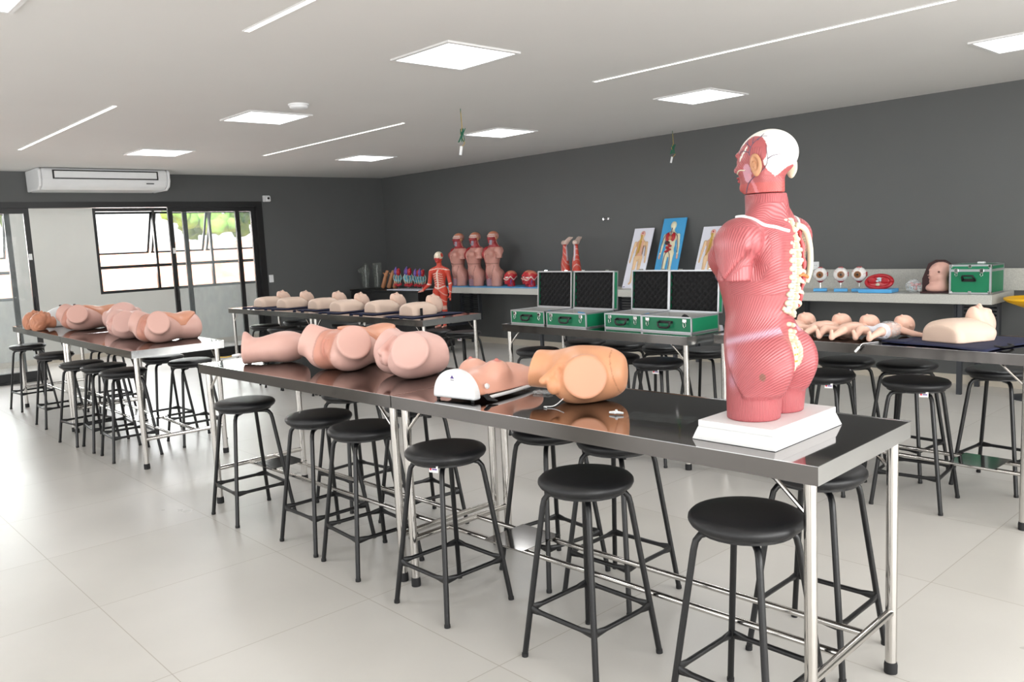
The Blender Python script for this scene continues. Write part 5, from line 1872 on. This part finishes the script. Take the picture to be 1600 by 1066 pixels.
# ------------------------------------------------------------------ eyeballs on blue bases
def make_eye(label, loc, rz):
    t = thing('eye_model', label, 'anatomical model', loc, rz, 'eyeball models on blue bases')
    obj('base', box(B(), -0.065, 0.065, -0.045, 0.045, 0.001, 0.030), 'blue', t, bevel=0.004)
    obj('rod', tube(B(), [(0, 0, 0.03), (0, 0, 0.095)], 0.004, 8), 'chrome', t, smooth=True)
    obj('socket_collar', lathe(B(), [(0.010, 0.088), (0.024, 0.096), (0.032, 0.104), (0.02, 0.108)], 16), 'darkred', t, smooth=True)
    c = (0, 0, 0.172)
    e = obj('eyeball', ellb(B(), c, (0.072, 0.072, 0.072), 28), 'sclera', t, smooth='all')
    obj('iris', lathe(B(), [(0.030, 0.0655), (0.029, 0.0685), (0.010, 0.0712)], 24, c, 'Y'), 'iris', e, smooth=True)
    obj('pupil', lathe(B(), [(0.011, 0.0712), (0.0105, 0.0725), (0.001, 0.073)], 16, c, 'Y'), 'black', e, smooth=True)
    obj('cornea_ring', tube(B(), [(0.033 * math.cos(a), -0.0645, 0.172 + 0.033 * math.sin(a)) for a in [2 * math.pi * k / 20 for k in range(21)]], 0.0025, 6), 'armbrown', e, smooth='all')
    bm = B()
    box(bm, 0.058, 0.074, -0.022, 0.022, 0.15, 0.195)
    obj('eye_muscle', bm, 'darkred', e, bevel=0.006)
    obj('eye_muscle', box(B(), -0.02, 0.02, -0.02, 0.03, 0.236, 0.247), 'darkred', e, bevel=0.004)
    bm = B()
    for k in range(5):
        a = k * 1.256
        p = [(0.046 * math.cos(a), -0.055, 0.172 + 0.046 * math.sin(a)), (0.062 * math.cos(a + .15), -0.037, 0.172 + 0.062 * math.sin(a + .15)), (0.0715 * math.cos(a), -0.012, 0.172 + 0.0715 * math.sin(a))]
        tube(bm, p, 0.0012, 5)
    obj('vessel', bm, 'tagred', e)
    return t


EY = make_eye('white eyeball model on blue base, leftmost of three, beside the muscle torso', (8.36, -0.42, Z0), R(22))
copy_thing(EY, (8.575, -0.42, Z0), R(26), 'white eyeball model on blue base, middle of the three')
copy_thing(EY, (8.755, -0.40, Z0), R(10), 'white eyeball model on blue base, rightmost of the three')
t = thing('abdomen_section', 'red organ cross-section model on a light blue tray', 'anatomical model', (8.975, -0.47, Z0), R(4))
obj('tray', box(B(), -0.155, 0.155, -0.10, 0.10, 0.001, 0.036), 'blue', t, bevel=0.004)
mt = Matrix.Translation((0, 0.02, 0.10)) @ Matrix.Rotation(R(-35), 4, 'X')
def torus_bm(rx, rz, r, mt, n=28):
    return tube(B(), [mt @ Vector((rx * math.cos(a), 0, rz * math.sin(a))) for a in [2 * math.pi * k / n for k in range(n + 1)]], r, 10)
obj('body_wall', torus_bm(0.118, 0.070, 0.020, mt), 'darkred', t, smooth='all')
bm = lathe(B(), [(0.112, -0.012), (0.116, 0.0), (0.112, 0.006)], 28, axis='Y')
for v in bm.verts: v.co = mt @ Vector((v.co.x, v.co.y, v.co.z * 0.58))
obj('section_face', bm, 'redpaint', t, smooth=True)
bm = B()
for (x, z, a, b) in ((-0.055, 0.0, 0.046, 0.036), (0.058, 0.002, 0.044, 0.036)):
    ellb(bm, mt @ Vector((x, -0.012, z)), (a, 0.014, b))
obj('organ', bm, 'darkred', t, smooth='all')
bm = B()
for (x, z, a, b) in ((0.0, 0.025, 0.026, 0.014), (0.014, 0.008, 0.016, 0.014), (-0.012, -0.002, 0.014, 0.012)):
    ellb(bm, mt @ Vector((x, -0.016, z)), (a, 0.016, b))
obj('vessel', bm, 'disc', t, smooth='all')
obj('vertebra', ellb(B(), mt @ Vector((0.0, -0.018, -0.042)), (0.020, 0.016, 0.015)), 'bone', t, smooth='all')
t = thing('wrapped_model', 'small red model in crumpled clear wrap on the counter', 'anatomical model', (9.29, -0.42, Z0), 0)
bm = B()
r_ = random.Random(5)
q = bmesh.ops.create_icosphere(bm, subdivisions=3, radius=0.075)
for v in q['verts']:
    v.co = v.co * r_.uniform(0.7, 1.12)
    v.co.z = max(0.001, v.co.z * 0.85 + 0.06)
obj('wrap', bm, 'clear', t)
bm = B()
for k in range(7):
    a, b = [Vector((r_.uniform(-.06, .06), r_.uniform(-.03, .03), r_.uniform(0.025, 0.09))) for _ in range(2)]
    tube(bm, [a, b], [0.010, 0.006], 8)
obj('coloured_piece', bm, 'redpaint', t)
bm = B()
for k in range(5):
    a, b = [Vector((r_.uniform(-.055, .055), r_.uniform(-.03, .03), r_.uniform(0.02, 0.08))) for _ in range(2)]
    tube(bm, [a, b], [0.008, 0.005], 8)
obj('coloured_piece', bm, 'disc', t)

# profile head and bust on a dark upright board
t = thing('bust_model', 'pink head-and-neck profile model on a dark upright board', 'anatomical model', (9.50, -0.42, Z0), R(8))
out = [(-0.135, 0.0), (-0.135, 0.13), (-0.110, 0.20), (-0.085, 0.27), (-0.02, 0.305), (0.06, 0.30), (0.112, 0.26), (0.125, 0.19), (0.115, 0.10), (0.115, 0.0)]
obj('backing_board', prism(B(), out, 0.0, 0.03, 'XZ'), 'maroon', t, bevel=0.006)
obj('foot', box(B(), -0.13, 0.11, -0.09, 0.02, 0.001, 0.016), 'maroon', t, bevel=0.004)


def bust_sdf(P):
    Q = P - np.array([0.012, 0.0, 0.0])
    R_ = np.stack([-Q[:, 0], Q[:, 1], Q[:, 2]], -1)
    d = head_sdf(R_, (0.0, 0.01, 0.198), 0.98)
    d = U(0.03, d, cap(R_, (-0.03, 0.0, 0.05), (-0.02, 0.0, 0.14), 0.055, 0.05))
    d = U(0.03, d, ell(R_, (0.02, 0, 0.045), (0.095, 0.07, 0.05)))
    d = smax(d, plane(P, (0, 0.0, 0), (0, 1, 0)), 0.002)
    return smax(d, -plane(P, (0, 0, 0.016), (0, 0, 1)), 0.004)


def bust_col(V):
    c = flatcol(V, (226, 178, 164))
    return blend(c, (70, 30, 30), 0.9 * (((V[:, 0] - 0.02) ** 2 + (V[:, 2] - 0.195) ** 2 < 0.010 ** 2)))


sdf_obj('head', bust_sdf, (-0.14, -0.11, 0.0), (0.14, 0.01, 0.31), 0.005, 'skin', t, bust_col)

# closed tall green case
t = thing('equipment_case', 'tall closed green case at the right end of the counter', 'case', (9.645, -0.55, Z0), R(-2))
W_, D_, H_ = 0.345, 0.30, 0.262
obj('shell', box(B(), 0, W_, 0, D_, 0.003, H_), 'green', t)
bm = B()
alu_edges(bm, 0, W_, 0, D_, 0.003, H_, 0.014)
e = 0.0018
for (a, b, c_, d) in ((0, W_, -e, 0), (0, W_, D_, D_ + e), (-e, 0, 0, D_), (W_, W_ + e, 0, D_)):
    box(bm, a, b, c_, d, H_ - 0.062, H_ - 0.040)
obj('edge_trim', bm, 'alu', t)
for (x, z) in ((0.0, 0.0), (W_, 0.0), (0.0, H_), (W_, H_), (W_ / 2, 0.0), (W_ / 2, H_)):
    x0 = min(max(x - 0.015, -0.003), W_ - 0.026)
    z0 = min(max(z - 0.015, 0.001), H_ - 0.028)
    obj('corner_cap', box(B(), x0, x0 + 0.029, -0.004, 0.02, z0, z0 + 0.029), 'chrome', t, bevel=0.005)
for x in (0.06, W_ - 0.075):
    l_ = obj('latch', box(B(), x - 0.016, x + 0.016, -0.010, -0.001, H_ - 0.072, H_ - 0.034), 'chrome', t, bevel=0.004)
    obj('latch_loop', tube(B(), [(x + 0.010 * math.cos(a), -0.009, H_ - 0.086 + 0.016 * math.sin(a)) for a in [2 * math.pi * i / 12 for i in range(13)]], 0.0018, 6), 'chrome', l_, smooth='all')
h = obj('handle', tube(B(), [(0.115, -0.004, 0.125), (0.118, -0.03, 0.150), (0.125, -0.034, 0.166), (0.205, -0.034, 0.166), (0.212, -0.03, 0.150), (0.215, -0.004, 0.125)], 0.009, 10), 'blackplastic', t, smooth='all')
obj('handle_bracket', box(B(), 0.105, 0.225, -0.008, -0.001, 0.112, 0.138), 'blackplastic', h, bevel=0.003)
tag(obj('small_box', box(B(), 0, 0.06, 0, 0.035, 0, 0.018), 'white', loc=(9.83, -0.42, Z0 + H_ + 0.0012), bevel=0.005), 'small white item lying on top of the tall green case', 'box')

# yellow bin at the right edge
t = thing('yellow_tray', 'yellow plastic tray stand at the right edge of the photo', 'tray', (10.29, -0.42, 0), 0)
obj('tray', lathe(B(), [(0.10, 0.80), (0.21, 0.845), (0.235, 0.865), (0.235, 0.880), (0.215, 0.884), (0.19, 0.862), (0.08, 0.835)], 28), 'yellow', t, smooth=True)
obj('column', lathe(B(), [(0.025, 0.02), (0.025, 0.80)], 16), 'darksteel', t, smooth=True)
obj('foot', lathe(B(), [(0.17, 0.0), (0.17, 0.015), (0.03, 0.035)], 28), 'darksteel', t, smooth=True)

# ------------------------------------------------------------------ standing muscle man
def man_sdf(P):
    """1.12 m figure facing +X, feet at z=0"""
    a = P.copy()
    a[:, 1] = np.abs(P[:, 1])
    d = cap(a, (0, 0.045, 0.02), (-0.01, 0.047, 0.28), 0.022, 0.038)
    d = U(0.02, d, ell(a, (-0.018, 0.050, 0.215), (0.036, 0.034, 0.075)))
    d = U(0.02, d, cap(a, (0.0, 0.047, 0.29), (0.0, 0.062, 0.52), 0.040, 0.062))
    d = U(0.02, d, cap(a, (-0.01, 0.046, 0.018), (0.085, 0.058, 0.014), 0.020, 0.016))
    d = U(0.03, d, ell(P, (-0.008, 0, 0.565), (0.066, 0.105, 0.065)))
    d = U(0.04, d, ell(P, (0, 0, 0.65), (0.055, 0.086, 0.09)))
    d = U(0.04, d, ell(P, (0, 0, 0.755), (0.070, 0.108, 0.10)))
    d = U(0.02, d, ell(a, (0.035, 0.045, 0.79), (0.035, 0.05, 0.036)))
    d = U(0.02, d, cap(a, (-0.005, 0.11, 0.845), (-0.005, 0.02, 0.88), 0.03, 0.032))
    d = U(0.02, d, ell(a, (-0.005, 0.138, 0.81), (0.042, 0.038, 0.052)))
    l = cap(P, (0, 0.145, 0.80), (-0.005, 0.175, 0.635), 0.034, 0.028)
    l = U(0.012, l, cap(P, (-0.005, 0.175, 0.635), (0.03, 0.185, 0.50), 0.029, 0.018))
    l = U(0.010, l, ell(P, (0.04, 0.186, 0.455), (0.018, 0.013, 0.036)))
    r = cap(P, (0, -0.145, 0.80), (0.01, -0.175, 0.64), 0.034, 0.028)
    r = U(0.012, r, cap(P, (0.01, -0.175, 0.64), (0.12, -0.22, 0.56), 0.029, 0.018))
    r = U(0.010, r, ell(P, (0.15, -0.232, 0.545), (0.030, 0.020, 0.012)))
    for k in range(4):
        r = U(0.004, r, cap(P, (0.165, -0.244 + 0.009 * k, 0.545), (0.205 - 0.004 * abs(k - 1.5), -0.256 + 0.014 * k, 0.535), 0.0065, 0.005))
        l = U(0.004, l, cap(P, (0.034 + 0.006 * k, 0.190, 0.435), (0.036 + 0.008 * k, 0.190, 0.395 + 0.004 * abs(k - 1.5)), 0.0065, 0.005))
    r = U(0.004, r, cap(P, (0.14, -0.215, 0.545), (0.165, -0.195, 0.54), 0.007, 0.006))
    l = U(0.004, l, cap(P, (0.05, 0.180, 0.465), (0.07, 0.168, 0.435), 0.007, 0.006))
    d = U(0.014, d, l, r)
    d = U(0.014, d, cap(P, (-0.008, 0, 0.86), (-0.002, 0, 0.97), 0.040, 0.036))
    d = U(0.010, d, head_sdf(P, (0.0, 0, 1.035), 0.80))
    return smax(d, -plane(P, (0, 0, 0.0), (0, 0, 1)), 0.003)


def man_col(V):
    x, y, z = V.T
    ay = np.abs(y)
    c = flatcol(V, (206, 70, 50))
    w = (226, 210, 196)
    c = blend(c, (236, 226, 204), 0.95 * ((z > 1.0) & ~((((x + 0.012) / 0.036) ** 2 + ((z - 1.055) / 0.03) ** 2) < 1)))
    c = blend(c, (190, 40, 50), 0.9 * ((z > 0.965) & (z < 1.02) & (x > 0.045)))
    c = blend(c, w, 0.85 * ((ay < 0.014) & (x > 0) & (z < 0.85) & (z > 0.58)))
    c = blend(c, w, 0.8 * ((x > 0) & (z < 0.80) & (z > 0.62) & (ay < 0.08) & (np.sin(z * 190 + ay * 60) > 0.55)))
    c = blend(c, w, 0.85 * ((np.abs(z - 0.865 + 0.15 * ay) < 0.007) & (x > -0.01)))
    c = blend(c, w, 0.8 * ((np.abs(z - 0.57 - 0.4 * ay) < 0.010) & (x > 0)))
    c = blend(c, w, 0.6 * ((np.abs(z - 0.29) < 0.03) | (z < 0.03)))
    c = blend(c, (232, 176, 160), 0.8 * ((z < 0.565) & (z > 0.52) & (x > 0.13) & (y < -0.19)))
    c = blend(c, w, 0.5 * ((np.sin(z * 60 + y * 40) > 0.88) & (z < 0.55)))
    return c


t = thing('muscle_figure', 'standing red and white muscle man figure beside the counter end', 'anatomical figure', (2.86, -1.06, 0), R(-70))
sdf_obj('body', man_sdf, (-0.10, -0.30, -0.01), (0.24, 0.23, 1.12), 0.0068, 'paint', t, man_col, None, (0, 0, 0.36))
obj('stand', box(B(), -0.16, 0.16, -0.15, 0.15, 0.33, 0.36), 'blackplastic', t, bevel=0.004)
obj('stand', box(B(), -0.13, 0.13, -0.12, 0.12, 0.08, 0.33), 'cabinet', t, bevel=0.004)
for sx in (-1, 1):
    for sy in (-1, 1):
        obj('caster', lathe(B(), [(0.02, -0.01), (0.034, -0.008), (0.034, 0.008), (0.02, 0.01)], 16, (sx * 0.10, sy * 0.09, 0.036), 'Y'), 'rubber', t, smooth=True)
        obj('caster_stem', tube(B(), [(sx * 0.10, sy * 0.09, 0.05), (sx * 0.10, sy * 0.09, 0.085)], 0.008, 8), 'chrome', t)

# ------------------------------------------------------------------ heart / vessel models and practice arms on the black cabinet
ZC = 0.886
tag(obj('base_board', box(B(), 1.42, 2.27, -1.015, -0.72, ZC, ZC + 0.012), 'panelwhite', bevel=0.002), 'thin white board under the heart models', 'board')


def heart_model(label, loc, rz, s=1.0):
    t = thing('heart_model', label, 'anatomical model', loc, rz, 'heart and vessel models on the black cabinet')
    obj('rod', tube(B(), [(0, 0, 0.0), (0, 0, 0.14)], 0.005, 8), 'chrome', t)
    bm = B()
    ellb(bm, (0.018, 0, 0.275), (0.040, 0.035, 0.060), 14)
    ellb(bm, (0.030, -0.01, 0.315), (0.024, 0.022, 0.030), 12)
    obj('heart', bm, 'darkred', t, smooth='all')
    bm = B()
    ellb(bm, (-0.030, 0, 0.285), (0.034, 0.030, 0.058), 14)
    tube(bm, dense([(-0.02, 0, 0.30), (-0.03, 0, 0.34), (-0.012, 0.0, 0.36)], 4), 0.012, 8)
    obj('chamber', bm, 'purple', t, smooth='all')
    bm = B()
    r_ = random.Random(3)
    for k in range(7):
        x = -0.07 + k * 0.022
        tube(bm, dense([(x * 0.3, 0, 0.12), (x, 0.01, 0.155), (x * 1.15, 0, 0.185 + r_.uniform(0, .02)), (x * 0.9, -0.01, 0.225)], 4), 0.0065, 6)
    obj('bronchial_tree', bm, 'cyan', t, smooth='all')
    bm = B()
    for k in range(4):
        x = -0.045 + k * 0.03
        tube(bm, dense([(x, -0.012, 0.09), (x * 1.3, -0.02, 0.14), (x * 1.6, -0.015, 0.20), (x * 1.1, 0, 0.25)], 4), 0.005, 6)
    obj('airway', bm, 'bone', t, smooth='all')
    bm = B()
    for k in range(5):
        ellb(bm, (-0.05 + 0.026 * k, -0.01, 0.065 + 0.012 * math.sin(k * 2)), (0.020, 0.018, 0.024), 10)
    obj('organ', bm, 'darkred', t, smooth='all')
    t.scale = (s, s, s)
    return t


HM = heart_model('violet and red heart model, leftmost on the white board', (1.52, -0.86, ZC + 0.013), R(30), 0.95)
for i, (x, y, s, lab) in enumerate(((1.70, -0.80, 0.90, 'violet and red heart model, second from left on the white board'), (1.84, -0.88, 0.96, 'violet and red heart model in the middle of the row'),
                                    (2.01, -0.84, 0.86, 'violet and red heart model, second from right of the row'), (2.18, -0.88, 0.88, 'violet and red heart model closest to the standing muscle man'))):
    copy_thing(HM, (x, y, ZC + 0.013), R(30 + 14 * i), lab, scale=(s, s, s))


def arm_sdf(P):
    d = cap(P, (0, 0, 0.04), (0.05, 0, 0.20), 0.036, 0.030, 1, 1, 1)
    d = U(0.02, d, ell(P, (0.062, 0, 0.24), (0.030, 0.018, 0.036)))
    for k in range(4):
        d = U(0.004, d, cap(P, (0.055 + 0.012 * k, 0.002, 0.262), (0.062 + 0.014 * k, 0.004, 0.298 - 0.004 * abs(k - 1)), 0.008, 0.006))
    d = U(0.006, d, cap(P, (0.04, 0, 0.225), (0.018, -0.008, 0.262), 0.009, 0.007))
    return smax(d, -plane(P, (0, 0, 0), (0, 0, 1)), 0.003)


t = thing('practice_arm', 'brown practice forearm leaning in the dark corner, leftmost of three', 'anatomical model', (0.98, -0.78, ZC), R(40), 'brown practice forearms')
sdf_obj('forearm', arm_sdf, (-0.06, -0.06, -0.01), (0.15, 0.06, 0.33), 0.006, 'armbrown', t)
AR = t
copy_thing(AR, (1.15, -0.78, ZC), R(40), 'brown practice forearm leaning in the dark corner, middle of three')
copy_thing(AR, (1.31, -0.78, ZC), R(40), 'brown practice forearm beside the leftmost heart model')


def wrapped_leg(P, foot):
    d = cap(P, (0, 0, 0.02), (0.01, 0, 0.30), 0.055, 0.070)
    if foot:
        d = U(0.03, d, cap(P, (0.0, 0, 0.34), (-0.10, 0.02, 0.30), 0.05, 0.035))
        d = U(0.02, d, cap(P, (0.01, 0, 0.30), (0.02, 0, 0.40), 0.055, 0.03))
    else:
        d = U(0.03, d, cap(P, (0.01, 0, 0.30), (0.01, 0, 0.42), 0.066, 0.075))
        d = smax(d, plane(P, (0, 0, 0.425), (0, 0, 1)), 0.004)
    d = d + 0.006 * np.sin(P[:, 2] * 40 + 6 * np.sin(P[:, 0] * 40)) * np.sin(P[:, 1] * 50 + P[:, 2] * 12)
    return smax(d, -plane(P, (0, 0, 0), (0, 0, 1)), 0.003)


for i, (x, y, lab, ft) in enumerate(((0.46, -0.78, 'clear wrapped foot model standing in the corner, left one', True), (0.72, -0.72, 'clear wrapped leg model standing in the corner, right one', False))):
    t = thing('wrapped_leg_model', lab, 'anatomical model', (x, y, ZC), R(42), 'clear wrapped leg models')
    sdf_obj('wrap', lambda P: wrapped_leg(P, ft), (-0.18, -0.12, -0.01), (0.12, 0.12, 0.46), 0.009, 'film', t)
    obj('bone', tube(B(), dense([(0, 0, 0.02), (0.012, 0.0, 0.15), (0.005, 0.004, 0.28), (0.02, 0, 0.39)], 5), 0.010, 8), 'clear', t, smooth='all')
# ------------------------------------------------------------------ light
def area(name, loc, rot, sx, sy, power, col=(1, 1, 1)):
    l = bpy.data.lights.new(name, 'AREA')
    l.shape = 'RECTANGLE'
    l.size, l.size_y = sx, sy
    l.energy = power
    l.color = col
    o = bpy.data.objects.new(name, l)
    C.objects.link(o)
    o.location = loc
    o.rotation_euler = rot
    return o


# daylight through the openings behind the camera
area('daylight_front', (3.0, YS - 0.2, 1.25), (R(90), 0, 0), 4.0, 2.4, 42, (1.0, 0.985, 0.96))
area('daylight_front', (8.0, YS - 0.2, 1.25), (R(90), 0, 0), 4.0, 2.4, 42, (1.0, 0.985, 0.96))
area('daylight_front', (12.6, YS - 0.2, 1.25), (R(90), 0, 0), 3.2, 2.4, 40, (1.0, 0.985, 0.96))
area('daylight_back', (XE + 0.2, -6.5, 1.45), (0, R(90), 0), 1.9, 8.0, 290, (1.0, 0.99, 0.97))
# daylight entering the corridor windows
area('daylight_corridor', (X2 - 0.5, -2.4, 2.1), (0, R(-78), 0), 1.6, 3.8, 260, (0.97, 0.99, 1.0))
area('daylight_corridor', (X2 - 0.5, -6.9, 2.1), (0, R(-78), 0), 1.6, 2.9, 240, (0.97, 0.99, 1.0))
area('corridor_fill', (-1.0, -5.5, 2.69), (0, 0, 0), 0.5, 5.0, 22, (1, 1, 1))  # added fill to brighten the corridor wall, no known lamp here
for (x, y) in PAN:
    a_ = area('panel_light', (x, y, H - 0.016), (0, 0, 0), 0.55, 0.55, 10, (0.97, 0.99, 1.0))

sun = bpy.data.lights.new('sun', 'SUN')
sun.energy = 16
sun.angle = R(1)
so = bpy.data.objects.new('sun', sun)
C.objects.link(so)
so.rotation_euler = (R(20), R(35), 0)

w = bpy.data.worlds.new('sky')
bpy.context.scene.world = w
w.use_nodes = True
nt = w.node_tree
bg = nt.nodes['Background']
sky = nt.nodes.new('ShaderNodeTexSky')
sky.sky_type = 'HOSEK_WILKIE'
sky.turbidity = 6
sky.sun_direction = Vector((0.4, -0.5, 0.75)).normalized()
mx = nt.nodes.new('ShaderNodeMixRGB')
mx.inputs['Fac'].default_value = 0.75
mx.inputs['Color2'].default_value = (1.0, 1.0, 1.0, 1)
nt.links.new(sky.outputs['Color'], mx.inputs['Color1'])
nt.links.new(mx.outputs['Color'], bg.inputs['Color'])
bg.inputs['Strength'].default_value = 3.0

# ------------------------------------------------------------------ camera
cam = bpy.data.cameras.new('camera')
co = bpy.data.objects.new('camera', cam)
C.objects.link(co)
f_px, pitch, roll, yaw = 1293.5029, 0.12035, -0.04727, R(137.3945)
fw = Vector((math.cos(pitch) * math.cos(yaw), math.cos(pitch) * math.sin(yaw), -math.sin(pitch)))
r = fw.cross(Vector((0, 0, 1))).normalized()
u = r.cross(fw)
r2 = math.cos(roll) * r + math.sin(roll) * u
u2 = -math.sin(roll) * r + math.cos(roll) * u
m3 = Matrix((r2, u2, -fw)).transposed()
co.matrix_world = Matrix.Translation((12.4433, -8.5022, 1.5721)) @ m3.to_4x4()
cam.sensor_width = 36.0
cam.lens = f_px * 36.0 / 1600.0
cam.clip_start = 0.05
bpy.context.scene.camera = co
sc = bpy.context.scene
sc.view_settings.view_transform = 'Standard'
sc.view_settings.look = 'None'
sc.view_settings.exposure = 0.0
sc.cycles.use_denoising = True
sc.cycles.max_bounces = 8
sc.cycles.diffuse_bounces = 4
sc.cycles.glossy_bounces = 4
sc.cycles.transparent_max_bounces = 12
sc.cycles.caustics_reflective = False
sc.cycles.caustics_refractive = False
sc.cycles.sample_clamp_indirect = 6.0
